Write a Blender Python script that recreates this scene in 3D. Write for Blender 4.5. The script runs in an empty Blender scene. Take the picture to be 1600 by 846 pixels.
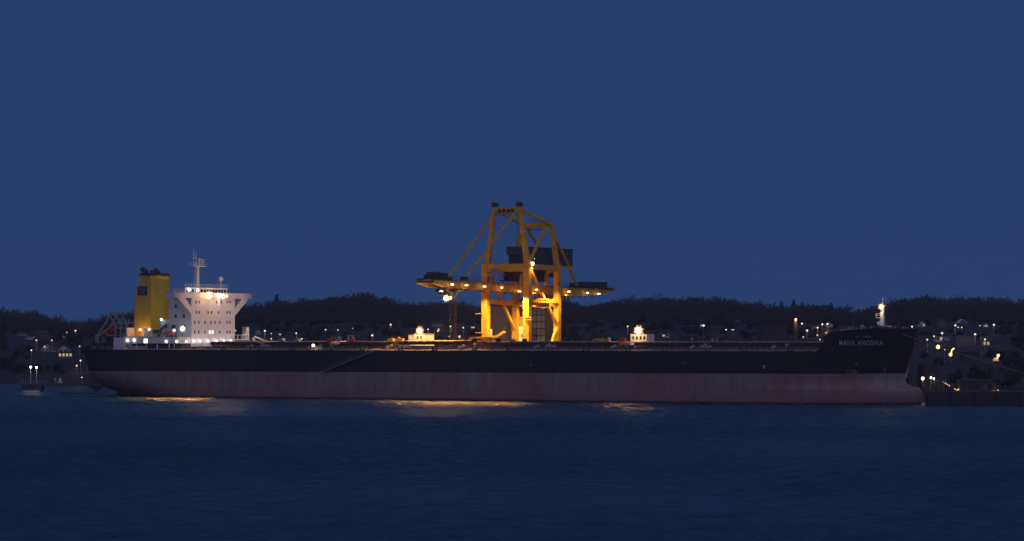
import bpy, math, random
import numpy as np
from mathutils import Vector, Matrix, noise as mnoise

random.seed(7)
rng = np.random.default_rng(7)
S = bpy.context.scene
COL = S.collection

# ------------------------------------------------------------------ camera
F, EYE, HORIZON = 4885.0, 17.8, 527.0          # focal length and horizon row in photo pixels, eye height in metres
cam = bpy.data.cameras.new('camera')
cam.sensor_width = 36.0
cam.lens = F * 36.0 / 1600.0
cam.shift_y = (HORIZON - 423.0) / 1600.0
cam.clip_start, cam.clip_end = 1.0, 40000.0
camo = bpy.data.objects.new('camera', cam)
COL.objects.link(camo)
camo.location = (0, 0, EYE)
camo.rotation_euler = (math.pi / 2, 0, 0)
S.camera = camo

# ------------------------------------------------------------------ sky (after sunset: deep blue ahead, afterglow behind the viewer)
SKY_LOW, SKY_MID, SKY_TOP = (0.0182, 0.0490, 0.151), (0.0157, 0.0448, 0.142), (0.0095, 0.029, 0.098)
GLOW_DIR, GLOW_COL, GLOW_POW = (0.25, -0.93, 0.26), (0.235, 0.205, 0.275), 2.0
world = bpy.data.worlds.new('World')
S.world = world
world.use_nodes = True
nt = world.node_tree
bg = nt.nodes['Background']
geo = nt.nodes.new('ShaderNodeTexCoord')
sep = nt.nodes.new('ShaderNodeSeparateXYZ')
nt.links.new(geo.outputs['Generated'], sep.inputs[0])
ramp = nt.nodes.new('ShaderNodeValToRGB')
ramp.color_ramp.elements[0].position = 0.0
ramp.color_ramp.elements[0].color = (*SKY_LOW, 1)
ramp.color_ramp.elements[1].position = 1.0
ramp.color_ramp.elements[1].color = (*SKY_TOP, 1)
e = ramp.color_ramp.elements.new(0.12)
e.color = (*SKY_MID, 1)
nt.links.new(sep.outputs['Z'], ramp.inputs[0])
dotn = nt.nodes.new('ShaderNodeVectorMath'); dotn.operation = 'DOT_PRODUCT'
dotn.inputs[1].default_value = Vector(GLOW_DIR).normalized()
nt.links.new(geo.outputs['Generated'], dotn.inputs[0])
m1 = nt.nodes.new('ShaderNodeMath'); m1.operation = 'MULTIPLY_ADD'; m1.inputs[1].default_value = 0.5; m1.inputs[2].default_value = 0.5
m2 = nt.nodes.new('ShaderNodeMath'); m2.operation = 'POWER'; m2.inputs[1].default_value = GLOW_POW; m2.use_clamp = True
nt.links.new(dotn.outputs['Value'], m1.inputs[0]); nt.links.new(m1.outputs[0], m2.inputs[0])
mx = nt.nodes.new('ShaderNodeMix'); mx.data_type = 'RGBA'; mx.blend_type = 'ADD'
mx.inputs[7].default_value = (*GLOW_COL, 1)
nt.links.new(m2.outputs[0], mx.inputs[0]); nt.links.new(ramp.outputs[0], mx.inputs[6])
nt.links.new(mx.outputs[2], bg.inputs[0])
bg.inputs[1].default_value = 1.0

S.view_settings.view_transform = 'Standard'
S.view_settings.look = 'None'
S.view_settings.exposure = 0.0
S.view_settings.gamma = 1.0
S.render.engine = 'CYCLES'
S.cycles.caustics_reflective = False
S.cycles.caustics_refractive = False
S.cycles.sample_clamp_indirect = 4.0
S.cycles.max_bounces = 5
S.cycles.use_light_tree = True

# ------------------------------------------------------------------ frames and picking
TH = math.radians(30)
AX = Vector((math.cos(TH), -math.sin(TH), 0))    # along the ship, towards the bow
PX = Vector((math.sin(TH), math.cos(TH), 0))     # across the ship, towards the quay
ORG = Vector((-115.8, 953.5, 0))                 # stern, centreline, waterline
EYEV = Vector((0, 0, EYE))

def ray(x, y):
    return Vector(((x - 800) / F, 1.0, -(y - HORIZON) / F))

def at(x, y, u=None, v=None, Y=None):
    """photo pixel -> ship frame point on the plane u=, v= or world depth Y="""
    r = ray(x, y)
    d = EYEV - ORG
    if v is not None: t = (v - d.dot(PX)) / r.dot(PX)
    elif u is not None: t = (u - d.dot(AX)) / r.dot(AX)
    else: t = Y
    q = d + r * t
    return Vector((q.dot(AX), q.dot(PX), q.z))

def wpos(u, v, z):
    return ORG + AX * u + PX * v + Vector((0, 0, z))

# ------------------------------------------------------------------ helpers
def link(o, parent=None):
    COL.objects.link(o)
    if parent is not None: o.parent = parent
    return o

def tag(o, label=None, cat=None, group=None, kind=None):
    if label: o['label'] = label
    if cat: o['category'] = cat
    if group: o['group'] = group
    if kind: o['kind'] = kind
    return o

def empty(name, loc, rz=0.0):
    o = bpy.data.objects.new(name, None)
    link(o)
    o.location = loc
    o.rotation_euler = (0, 0, rz)
    o.empty_display_size = 1.0
    return o

class MB:
    """collects shapes, links them as one mesh object"""
    def __init__(s): s.v = []; s.f = []; s.m = []
    def add(s, vs, fs, mi=0):
        n = len(s.v)
        s.v += [tuple(p) for p in vs]
        s.f += [tuple(i + n for i in f) for f in fs]
        s.m += [mi] * len(fs)
        return s
    def box(s, x0, x1, y0, y1, z0, z1, mi=0):
        return s.add([(x0,y0,z0),(x1,y0,z0),(x1,y1,z0),(x0,y1,z0),(x0,y0,z1),(x1,y0,z1),(x1,y1,z1),(x0,y1,z1)],
              [(0,3,2,1),(4,5,6,7),(0,1,5,4),(1,2,6,5),(2,3,7,6),(3,0,4,7)], mi)
    def beam(s, p, q, w, h=None, mi=0, w2=None):
        p, q = Vector(p), Vector(q)
        h = w if h is None else h
        w2 = w if w2 is None else w2
        d = (q - p).normalized()
        up = Vector((0, 0, 1))
        if abs(d.z) > 0.999: sx = Vector((1, 0, 0))
        else: sx = d.cross(up).normalized()
        if abs(d.z) > 0.8:
            sx = Vector((1, 0, 0)); sx = (sx - d * sx.dot(d)).normalized()
        sy = sx.cross(d).normalized()
        vs = []
        for c, k in ((p, 1.0), (q, w2 / w)):
            for a_, b_ in ((-1,-1),(1,-1),(1,1),(-1,1)):
                vs.append(c + sx * (a_ * w * k / 2) + sy * (b_ * h * k / 2))
        return s.add(vs, [(0,1,2,3),(7,6,5,4),(0,4,5,1),(1,5,6,2),(2,6,7,3),(3,7,4,0)], mi)
    def tube(s, p, q, r, n=8, r2=None, mi=0):
        p, q = Vector(p), Vector(q)
        r2 = r if r2 is None else r2
        d = (q - p).normalized()
        a_ = Vector((1, 0, 0)) if abs(d.x) < 0.8 else Vector((0, 1, 0))
        x = d.cross(a_).normalized(); y = d.cross(x)
        vs = []
        for c, rr in ((p, r), (q, r2)):
            for i in range(n):
                t = 2 * math.pi * i / n
                vs.append(c + x * (rr * math.cos(t)) + y * (rr * math.sin(t)))
        fs = [(i, (i+1) % n, n + (i+1) % n, n + i) for i in range(n)]
        fs += [tuple(range(n-1, -1, -1)), tuple(range(n, 2*n))]
        return s.add(vs, fs, mi)
    def ball(s, c, r, nu=10, nv=6, mi=0, rz=None, rx=None, ry=None):
        rz = r if rz is None else rz; rx = r if rx is None else rx; ry = r if ry is None else ry
        vs = [(c[0], c[1], c[2] - rz)]
        for j in range(1, nv):
            ph = -math.pi/2 + math.pi * j / nv
            for i in range(nu):
                t = 2*math.pi*i/nu
                vs.append((c[0] + rx*math.cos(ph)*math.cos(t), c[1] + ry*math.cos(ph)*math.sin(t), c[2] + rz*math.sin(ph)))
        vs.append((c[0], c[1], c[2] + rz))
        fs = [(0, 1 + (i+1) % nu, 1 + i) for i in range(nu)]
        for j in range(nv - 2):
            for i in range(nu):
                k = 1 + j*nu
                fs.append((k+i, k+(i+1) % nu, k+nu+(i+1) % nu, k+nu+i))
        k = 1 + (nv-2)*nu
        fs += [(k+i, k+(i+1) % nu, len(vs)-1) for i in range(nu)]
        return s.add(vs, fs, mi)
    def prism(s, pts, axis, c0, c1, mi=0):
        """polygon pts extruded along axis 0,1,2 between c0 and c1"""
        def mk(p, c):
            q = list(p); q.insert(axis, c); return tuple(q)
        n = len(pts)
        vs = [mk(p, c0) for p in pts] + [mk(p, c1) for p in pts]
        fs = [(i, (i+1) % n, n+(i+1) % n, n+i) for i in range(n)]
        fs += [tuple(range(n-1, -1, -1)), tuple(range(n, 2*n))]
        return s.add(vs, fs, mi)
    def mesh(s, name, mats, org=(0,0,0), smooth=False):
        me = bpy.data.meshes.new(name)
        o = Vector(org)
        me.from_pydata([(p[0]-o[0], p[1]-o[1], p[2]-o[2]) for p in s.v], [], s.f)
        if not isinstance(mats, (list, tuple)): mats = [mats]
        for m in mats: me.materials.append(m)
        if len(mats) > 1: me.polygons.foreach_set('material_index', s.m)
        if smooth: me.polygons.foreach_set('use_smooth', [True]*len(me.polygons))
        import bmesh
        bm = bmesh.new(); bm.from_mesh(me)
        bmesh.ops.recalc_face_normals(bm, faces=bm.faces)
        bm.to_mesh(me); bm.free()
        me.update()
        return me
    def build(s, name, mats, parent=None, org=(0,0,0), smooth=False):
        return link(bpy.data.objects.new(name, s.mesh(name, mats, org, smooth)), parent)

def npmesh(name, V, Fa, mat, parent=None, smooth=False):
    me = bpy.data.meshes.new(name)
    V = np.asarray(V, np.float32); Fa = np.asarray(Fa, np.int32)
    k = Fa.shape[1]
    me.vertices.add(len(V)); me.vertices.foreach_set('co', V.ravel())
    me.loops.add(Fa.size); me.loops.foreach_set('vertex_index', Fa.ravel())
    me.polygons.add(len(Fa)); me.polygons.foreach_set('loop_start', np.arange(0, Fa.size, k, dtype=np.int32))
    if smooth: me.polygons.foreach_set('use_smooth', np.ones(len(Fa), bool))
    me.materials.append(mat)
    me.update(calc_edges=True); me.validate()
    return link(bpy.data.objects.new(name, me), parent)

# ------------------------------------------------------------------ materials
def mat(name, col, rough=0.6, metal=0.0, var=0.18, scale=1.5, col2=None, stretch=(1,1,1), bump=0.0, detail=4.0, lo=0.35, hi=0.68, spec=0.5):
    m = bpy.data.materials.new(name); m.use_nodes = True
    n, l = m.node_tree.nodes, m.node_tree.links
    b = n['Principled BSDF']
    b.inputs['Roughness'].default_value = rough
    b.inputs['Metallic'].default_value = metal
    b.inputs['Specular IOR Level'].default_value = spec
    tc = n.new('ShaderNodeTexCoord'); mp = n.new('ShaderNodeMapping')
    mp.inputs['Scale'].default_value = stretch
    l.new(tc.outputs['Object'], mp.inputs[0])
    nz = n.new('ShaderNodeTexNoise'); nz.inputs['Scale'].default_value = scale; nz.inputs['Detail'].default_value = detail
    l.new(mp.outputs[0], nz.inputs['Vector'])
    r = n.new('ShaderNodeValToRGB')
    c2 = col2 or tuple(c * (1 - var) for c in col)
    c1 = col if col2 else tuple(min(1, c * (1 + var*0.5)) for c in col)
    r.color_ramp.elements[0].position = lo; r.color_ramp.elements[0].color = (*c2, 1)
    r.color_ramp.elements[1].position = hi; r.color_ramp.elements[1].color = (*c1, 1)
    l.new(nz.outputs['Fac'], r.inputs[0]); l.new(r.outputs[0], b.inputs['Base Color'])
    if bump:
        bp = n.new('ShaderNodeBump'); bp.inputs['Strength'].default_value = bump; bp.inputs['Distance'].default_value = 0.05
        l.new(nz.outputs['Fac'], bp.inputs['Height']); l.new(bp.outputs[0], b.inputs['Normal'])
    return m

def glow(name, col, strength):
    m = bpy.data.materials.new(name); m.use_nodes = True
    n, l = m.node_tree.nodes, m.node_tree.links
    n.remove(n['Principled BSDF'])
    em = n.new('ShaderNodeEmission')
    tc = n.new('ShaderNodeTexCoord'); nz = n.new('ShaderNodeTexNoise'); nz.inputs['Scale'].default_value = 2.0
    l.new(tc.outputs['Object'], nz.inputs['Vector'])
    r = n.new('ShaderNodeValToRGB')
    r.color_ramp.elements[0].color = (*[c*0.9 for c in col], 1); r.color_ramp.elements[1].color = (*col, 1)
    l.new(nz.outputs['Fac'], r.inputs[0]); l.new(r.outputs[0], em.inputs[0])
    em.inputs[1].default_value = strength
    l.new(em.outputs[0], n['Material Output'].inputs[0])
    m.cycles.emission_sampling = 'NONE'
    return m

SODIUM, WARM, WHITE, COOL = (1.0, 0.50, 0.14), (1.0, 0.78, 0.50), (1.0, 0.93, 0.80), (0.82, 0.92, 1.0)
M = dict(
    hull_black=mat('hull_black', (0.026, 0.0245, 0.0215), 0.6, scale=0.25, stretch=(1, 1, 0.25), col2=(0.036, 0.030, 0.025), spec=0.25),
    hull_red=None,
    deck=mat('deck_oxide', (0.40, 0.22, 0.13), 0.7, scale=0.4, var=0.35),
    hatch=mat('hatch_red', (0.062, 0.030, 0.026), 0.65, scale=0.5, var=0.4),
    hatchtop=mat('hatch_top_lit', (0.42, 0.27, 0.16), 0.7, scale=0.4, var=0.4),  # light on the cover tops put in as a paler colour
    white=mat('ship_white', (0.70, 0.69, 0.68), 0.5, scale=0.35, var=0.07, stretch=(1, 1, 0.3), detail=6),
    funnel=mat('funnel_yellow', (0.60, 0.41, 0.02), 0.42, scale=0.3, var=0.12, stretch=(1, 1, 0.25)),
    black=mat('black_paint', (0.03, 0.03, 0.032), 0.6),
    dark=mat('dark_steel', (0.06, 0.06, 0.065), 0.6, var=0.3),
    steel=mat('dull_steel', (0.19, 0.19, 0.20), 0.6),
    grey=mat('grey_paint', (0.32, 0.33, 0.35), 0.55),
    glass=mat('window_glass', (0.02, 0.022, 0.028), 0.12, var=0.3),
    navy=mat('emblem_blue', (0.02, 0.03, 0.12), 0.5),
    crane=mat('crane_yellow', (0.72, 0.40, 0.025), 0.5, scale=0.5, var=0.22, detail=6),
    cranedark=mat('crane_house_grey', (0.05, 0.065, 0.095), 0.6, scale=0.6, var=0.2),
    tan=mat('tan_cladding', (0.50, 0.36, 0.20), 0.7, scale=0.3, var=0.15, stretch=(1, 1, 0.2)),
    concrete=mat('concrete', (0.11, 0.10, 0.095), 0.85, scale=0.4, var=0.35, bump=0.3),
    wetcon=mat('wet_concrete', (0.02, 0.02, 0.02), 0.6, scale=0.3, var=0.4, bump=0.3),
    orange=mat('lifeboat_red', (0.62, 0.06, 0.03), 0.45),
    rope=mat('rope', (0.25, 0.24, 0.22), 0.8),
    letter=mat('lettering_white', (0.50, 0.50, 0.50), 0.6, var=0.25, scale=1.2),
    soil=mat('ground_soil', (0.031, 0.031, 0.030), 0.95, scale=0.03, var=0.5, detail=8),
    twig=mat('bare_twigs', (0.115, 0.104, 0.092), 0.9, scale=0.02, var=0.3),
    bark=mat('bark', (0.12, 0.10, 0.085), 0.9),
    needle=mat('conifer_needles', (0.035, 0.045, 0.035), 0.9),
    shrub=mat('shrub_leaves', (0.085, 0.085, 0.065), 0.9, scale=0.1, var=0.5),
    wallw=mat('house_white', (0.74, 0.74, 0.74), 0.7, scale=0.5, var=0.12),
    wallg=mat('house_grey', (0.15, 0.145, 0.145), 0.75, scale=0.5, var=0.2),
    wallr=mat('house_redbrown', (0.20, 0.09, 0.06), 0.8, scale=0.5, var=0.25),
    roof=mat('roof_dark', (0.06, 0.052, 0.05), 0.8, scale=0.6, var=0.3),
    silo=mat('silo_brown', (0.09, 0.07, 0.06), 0.8, scale=0.2, var=0.3, stretch=(1, 1, 0.2)),
    pole=mat('galvanised_pole', (0.30, 0.30, 0.31), 0.5, metal=0.2),
    sign=mat('sign_white', (0.75, 0.75, 0.75), 0.6),
    b_sod=glow('lamp_sodium', (1.0, 0.60, 0.22), 5.0),
    b_warm=glow('lamp_warm', (1.0, 0.80, 0.52), 6.0),
    b_white=glow('lamp_white', (1.0, 0.95, 0.85), 7.0),
    b_cool=glow('lamp_cool', (0.80, 0.95, 0.90), 4.0),
    b_rim=glow('glare_orange', (1.0, 0.42, 0.10), 0.95),  # glare round the lamp cores, drawn as glowing balls
    b_warmrim=glow('glare_warm', (1.0, 0.80, 0.55), 0.8),
    b_town=glow('town_lamp', (1.0, 0.80, 0.56), 1.5),
    b_townsod=glow('town_lamp_sodium', (1.0, 0.55, 0.22), 1.6),
    b_win=glow('lit_window', (1.0, 0.72, 0.36), 0.55),
    b_dim=glow('dim_window', (1.0, 0.66, 0.34), 0.16),
)

def red_hull():
    m = bpy.data.materials.new('antifouling_red'); m.use_nodes = True
    n, l = m.node_tree.nodes, m.node_tree.links
    b = n['Principled BSDF']; b.inputs['Roughness'].default_value = 0.75; b.inputs['Specular IOR Level'].default_value = 0.2
    tc = n.new('ShaderNodeTexCoord')
    def noi(scale, st, det=6):
        mp = n.new('ShaderNodeMapping'); mp.inputs['Scale'].default_value = st
        l.new(tc.outputs['Object'], mp.inputs[0])
        t = n.new('ShaderNodeTexNoise'); t.inputs['Scale'].default_value = scale; t.inputs['Detail'].default_value = det; t.inputs['Roughness'].default_value = 0.62
        l.new(mp.outputs[0], t.inputs['Vector']); return t
    def rmp(src, p0, p1, c0=(0,0,0,1), c1=(1,1,1,1)):
        r = n.new('ShaderNodeValToRGB')
        r.color_ramp.elements[0].position = p0; r.color_ramp.elements[0].color = c0
        r.color_ramp.elements[1].position = p1; r.color_ramp.elements[1].color = c1
        l.new(src, r.inputs[0]); return r.outputs[0]
    def mix(f, a_, b_):
        x = n.new('ShaderNodeMix'); x.data_type = 'RGBA'
        l.new(f, x.inputs[0])
        for k, s_ in ((6, a_), (7, b_)):
            if isinstance(s_, tuple): x.inputs[k].default_value = (*s_, 1)
            else: l.new(s_, x.inputs[k])
        return x.outputs[2]
    def mul(a_, b_):
        x = n.new('ShaderNodeMath'); x.operation = 'MULTIPLY'; l.new(a_, x.inputs[0]); l.new(b_, x.inputs[1]); return x.outputs[0]
    red = mix(rmp(noi(0.12, (1, 1, 0.5)).outputs['Fac'], 0.3, 0.7), (0.245, 0.112, 0.102), (0.355, 0.165, 0.155))
    streak = rmp(noi(0.42, (1, 1, 0.10), 8).outputs['Fac'], 0.40, 0.60)
    patch = rmp(noi(0.05, (1, 1, 0.7), 5).outputs['Fac'], 0.30, 0.55)
    fine = rmp(noi(2.2, (1, 1, 0.12), 6).outputs['Fac'], 0.35, 0.75)
    sep_ = n.new('ShaderNodeSeparateXYZ'); l.new(tc.outputs['Object'], sep_.inputs[0])
    mr = n.new('ShaderNodeMapRange'); mr.inputs[1].default_value = 1.5; mr.inputs[2].default_value = 4.0
    l.new(sep_.outputs['Z'], mr.inputs[0])               # fouled band near the waterline keeps less of the chalking
    ch = mul(mul(streak, patch), mr.outputs[0])
    c = mix(ch, red, (0.315, 0.305, 0.285))
    c = mix(mul(fine, patch), c, (0.27, 0.215, 0.20))
    mr2 = n.new('ShaderNodeMapRange'); mr2.inputs[1].default_value = 0.9; mr2.inputs[2].default_value = 0.25
    l.new(sep_.outputs['Z'], mr2.inputs[0])
    c = mix(mr2.outputs[0], c, (0.03, 0.03, 0.028))      # weed line
    l.new(c, b.inputs['Base Color'])
    return m
M['hull_red'] = red_hull()

def water_mat():
    m = bpy.data.materials.new('sea_water'); m.use_nodes = True
    n, l = m.node_tree.nodes, m.node_tree.links
    b = n['Principled BSDF']
    b.inputs['Base Color'].default_value = (0.021, 0.065, 0.115, 1)
    b.inputs['Roughness'].default_value = 0.40
    b.inputs['IOR'].default_value = 1.333
    tc = n.new('ShaderNodeTexCoord')
    mp = n.new('ShaderNodeMapping'); mp.inputs['Scale'].default_value = (0.55, 1.0, 1.0); mp.inputs['Rotation'].default_value = (0, 0, 0.2)
    l.new(tc.outputs['Object'], mp.inputs[0])
    t1 = n.new('ShaderNodeTexNoise'); t1.inputs['Scale'].default_value = 1.1; t1.inputs['Detail'].default_value = 4
    l.new(mp.outputs[0], t1.inputs['Vector'])
    bp = n.new('ShaderNodeBump'); bp.inputs['Strength'].default_value = 0.75; bp.inputs['Distance'].default_value = 0.28
    l.new(t1.outputs['Fac'], bp.inputs['Height'])
    mp2 = n.new('ShaderNodeMapping'); mp2.inputs['Scale'].default_value = (0.34, 0.10, 1.0); mp2.inputs['Rotation'].default_value = (0, 0, -0.06)
    l.new(tc.outputs['Object'], mp2.inputs[0])
    t2 = n.new('ShaderNodeTexNoise'); t2.inputs['Scale'].default_value = 1.0; t2.inputs['Detail'].default_value = 5; t2.inputs['Roughness'].default_value = 0.62
    l.new(mp2.outputs[0], t2.inputs['Vector'])
    bp2 = n.new('ShaderNodeBump'); bp2.inputs['Strength'].default_value = 0.8; bp2.inputs['Distance'].default_value = 0.9
    l.new(t2.outputs['Fac'], bp2.inputs['Height']); l.new(bp.outputs[0], bp2.inputs['Normal']); l.new(bp2.outputs[0], b.inputs['Normal'])
    mp3 = n.new('ShaderNodeMapping'); mp3.inputs['Scale'].default_value = (0.016, 0.006, 1.0); l.new(tc.outputs['Object'], mp3.inputs[0])
    t3 = n.new('ShaderNodeTexNoise'); t3.inputs['Scale'].default_value = 1.0; t3.inputs['Detail'].default_value = 4; l.new(mp3.outputs[0], t3.inputs['Vector'])
    mr = n.new('ShaderNodeMapRange'); mr.inputs[1].default_value = 0.3; mr.inputs[2].default_value = 0.7; mr.inputs[3].default_value = 0.32; mr.inputs[4].default_value = 0.46
    l.new(t3.outputs['Fac'], mr.inputs[0]); l.new(mr.outputs[0], b.inputs['Roughness'])   # wind patches
    return m
M['water'] = water_mat()
def see_through(m, f=0.5):
    n, l = m.node_tree.nodes, m.node_tree.links
    b = n['Principled BSDF']; src = b.inputs['Base Color'].links[0].from_socket
    t = n.new('ShaderNodeBsdfTranslucent'); l.new(src, t.inputs[0])
    x = n.new('ShaderNodeMixShader'); x.inputs[0].default_value = f
    l.new(b.outputs[0], x.inputs[1]); l.new(t.outputs[0], x.inputs[2]); l.new(x.outputs[0], n['Material Output'].inputs[0])
for k_ in ('twig', 'needle', 'shrub'): see_through(M[k_])

# lamp helpers: a lit bulb mesh is a part, the lamp's own light hangs just off it
def lamp_light(parent, loc, watts, col, r=0.3, spot=None, aim=(0, 0, -1), blend=0.5, name='lamp_light'):
    L = bpy.data.lights.new(name, 'SPOT' if spot else 'POINT')
    L.energy = watts; L.color = col; L.shadow_soft_size = r
    if spot: L.spot_size = math.radians(spot); L.spot_blend = blend
    o = link(bpy.data.objects.new(name, L), parent)
    o.location = loc
    if spot: o.rotation_euler = Vector(aim).to_track_quat('-Z', 'Y').to_euler()
    return o

# ------------------------------------------------------------------ setting: water
def axis(dense0, dense1, step, lo, hi, grow=1.35):
    a_ = list(np.arange(dense0, dense1 + 1e-6, step))
    d = step; x = dense1
    while x < hi: d *= grow; x += d; a_.append(min(x, hi))
    d = step; x = dense0; b_ = []
    while x > lo: d *= grow; x -= d; b_.append(max(x, lo))
    return np.array(b_[::-1] + a_)

def build_water():
    xs = axis(-150, 150, 0.6, -1400, 1400)
    ys = np.concatenate([axis(215, 420, 0.36, -30, 420)[:-1], axis(420, 700, 0.6, 420, 700)[:-1], axis(700, 960, 1.4, 700, 2500)])
    X, Y = np.meshgrid(xs, ys)
    Z = np.zeros_like(X)
    for i in range(46):
        lam = 1.4 * 6.0 ** (rng.random() ** 1.3)
        ang = math.radians(rng.normal(66, 40))
        k = 2 * math.pi / lam
        amp = 0.0135 * lam ** 0.9 * (0.6 + 0.8 * rng.random()) / math.sqrt(46) * 5.8
        Z += amp * np.sin(k * (X * math.cos(ang) + Y * math.sin(ang)) + rng.random() * 6.28)
    gust = 0.75 + 0.4 * np.sin(X * 0.031 + Y * 0.011 + 1) * np.sin(Y * 0.023 - X * 0.008)
    mask = np.clip((170 - np.abs(X)) / 20, 0, 1) * np.clip((Y - 190) / 25, 0, 1) * np.clip((975 - Y) / 20, 0, 1)
    Z = Z * gust * mask
    nx, ny = len(xs), len(ys)
    V = np.stack([X.ravel(), Y.ravel(), Z.ravel()], 1)
    i = np.arange(nx * ny).reshape(ny, nx)
    Fq = np.stack([i[:-1, :-1].ravel(), i[:-1, 1:].ravel(), i[1:, 1:].ravel(), i[1:, :-1].ravel()], 1)
    o = npmesh('water', V, Fq, M['water'], smooth=True)
    tag(o, 'dark blue rippled harbour water in front of the ship', None, None, 'structure')
build_water()

# ------------------------------------------------------------------ setting: ground and wooded ridge
SKYLINE = [(-400,482),(-100,480),(0,485),(60,486),(110,495),(150,495),(190,488),(240,485),(300,478),(360,474),(400,470),(440,465),(480,461),(560,460),(600,463),(640,466),(700,467),(760,470),(840,468),(900,470),(940,467),(970,463),(1020,456),(1060,459),(1100,465),(1150,472),(1200,474),(1250,473),(1300,476),(1345,481),(1400,471),(1440,465),(1480,461),(1520,460),(1580,461),(1700,464),(2000,470)]
SKX = np.array([(x - 800) / F * 1900 for x, y in SKYLINE]); SKZ = np.array([EYE + (HORIZON - y) * 1900 / F for x, y in SKYLINE])

def sstep(t):
    t = np.clip(t, 0, 1); return t * t * (3 - 2 * t)

def shore(X):
    return np.interp(X, [-60, 20, 100, 115, 400], [1190, 1000, 870, 826, 826])

def gz(X, Y):
    X = np.asarray(X, float); Y = np.asarray(Y, float)
    ys = shore(X)
    s = Y - ys
    base = -3 + 6.3 * sstep((s + 6) / 12)
    top = np.interp(X * 1900 / np.maximum(Y, 1500), SKX, SKZ) - 12.8
    base = np.where(s > 6, 3.3 + np.minimum(20.7, top - 4.5) * np.clip((s - 25) / (1540 - ys - 25), 0, 1), base)
    w = sstep((Y - 1540) / 330)
    z = base * (1 - w) + top * w - np.maximum(Y - 1930, 0) * 0.02
    return z + np.where(s > 30, 0.5 * np.sin(X * 0.05) * np.sin(Y * 0.037), 0)

def build_ground():
    xs = axis(-520, 520, 10, -1400, 1400, 1.5)
    ys = axis(800, 2000, 8, 798, 2500, 1.5)
    ys = ys[ys >= 800]
    X, Y = np.meshgrid(xs, ys)
    Z = gz(X, Y)
    Z = np.maximum(Z, -30)
    nx, ny = len(xs), len(ys)
    V = np.stack([X.ravel(), Y.ravel(), Z.ravel()], 1)
    i = np.arange(nx * ny).reshape(ny, nx)
    Fq = np.stack([i[:-1, :-1].ravel(), i[:-1, 1:].ravel(), i[1:, 1:].ravel(), i[1:, :-1].ravel()], 1)
    o = npmesh('ground', V, Fq, M['soil'], smooth=True)
    tag(o, 'dark ground rising from the harbour to the wooded ridge', None, None, 'structure')
build_ground()

def on_ground(x, y, above=0.0, y0=805.0):
    """where the line of sight through a photo pixel meets the ground (or `above` metres over it)"""
    r = ray(x, y); Yv = y0
    prev = None
    while Yv < 1990:
        p = EYEV + r * Yv
        d = p.z - (float(gz(p.x, Yv)) + above)
        if d <= 0: return Vector((p.x, Yv, float(gz(p.x, Yv))))
        Yv += 2.0
    p = EYEV + r * 1700
    return Vector((p.x, 1700, float(gz(p.x, 1700))))

def twig_cloud(n_tri, h, r, size, rg, crown0=0.22, conifer=False):
    """triangles through a crown volume, origin at the foot of the trunk"""
    out = []
    k = 0
    sub = [(rg.normal(0, 0.42), rg.normal(0, 0.42), rg.uniform(0.35 if crown0 > 0.1 else 0.1, 0.92), rg.uniform(0.28, 0.5)) for _ in range(7)]
    while k < n_tri:
        if conifer:
            t = rg.random() ** 0.8
            rr = r * (1 - t) * (0.75 + 0.35 * math.sin(t * 40))
            a_ = rg.random() * 6.283
            d = rr * math.sqrt(rg.random())
            c = np.array([d * math.cos(a_), d * math.sin(a_), h * (0.06 + 0.94 * t)])
            dr = np.array([math.cos(a_), math.sin(a_), -0.25])
        else:
            sx, sy, sz, sr = sub[rg.integers(0, 7)]
            q = rg.normal(0, 0.5, 3)
            c = np.array([(sx + q[0] * sr * 1.3) * r, (sy + q[1] * sr * 1.3) * r, h * min(1.0, max(crown0, sz + q[2] * sr * 0.55))])
            dr = np.array([c[0] / r * 0.8, c[1] / r * 0.8, 0.9]) + rg.normal(0, 0.45, 3)
        dr /= np.linalg.norm(dr) + 1e-6
        pr = np.cross(dr, rg.normal(0, 1, 3)); pr /= np.linalg.norm(pr) + 1e-6
        L = size * (0.6 + 0.9 * rg.random()); W = L * (0.22 + 0.2 * rg.random())
        out += [c - pr * W / 2, c + pr * W / 2, c + dr * L]
        k += 1
    return np.array(out)

def build_woodland():
    kinds = [twig_cloud(130, 1.0, 0.42, 0.16, rng, 0.03) for _ in range(6)]
    V = []; n = 0
    pts = []
    global KINDS; KINDS = kinds
    for i in range(2300):
        Y = 1556 + 400 * rng.random() ** 0.8
        X = rng.uniform(-430, 430)
        pts.append((X, Y))
    for X in np.arange(-430, 430, 3.6):
        pts.append((X + rng.uniform(-1.5, 1.5), rng.uniform(1885, 1925)))
    for X, Y in pts:
        h = rng.uniform(8, 12.0) * (0.9 + 0.22 * math.sin(X * 0.09) * math.sin(X * 0.031 + 1))
        k = kinds[rng.integers(0, 6)].copy()
        a_ = rng.random() * 6.28; ca, sa = math.cos(a_), math.sin(a_)
        w = h * rng.uniform(0.85, 1.15)
        x, y = k[:, 0] * w, k[:, 1] * w
        V.append(np.stack([x * ca - y * sa + X, x * sa + y * ca + Y, k[:, 2] * h + float(gz(X, Y)) - 0.3], 1))
    V = np.concatenate(V)
    o = npmesh('woodland', V, np.arange(len(V)).reshape(-1, 3), M['twig'])
    tag(o, 'leafless woodland covering the dark ridge behind the harbour', None, None, 'stuff')
build_woodland()

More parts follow.
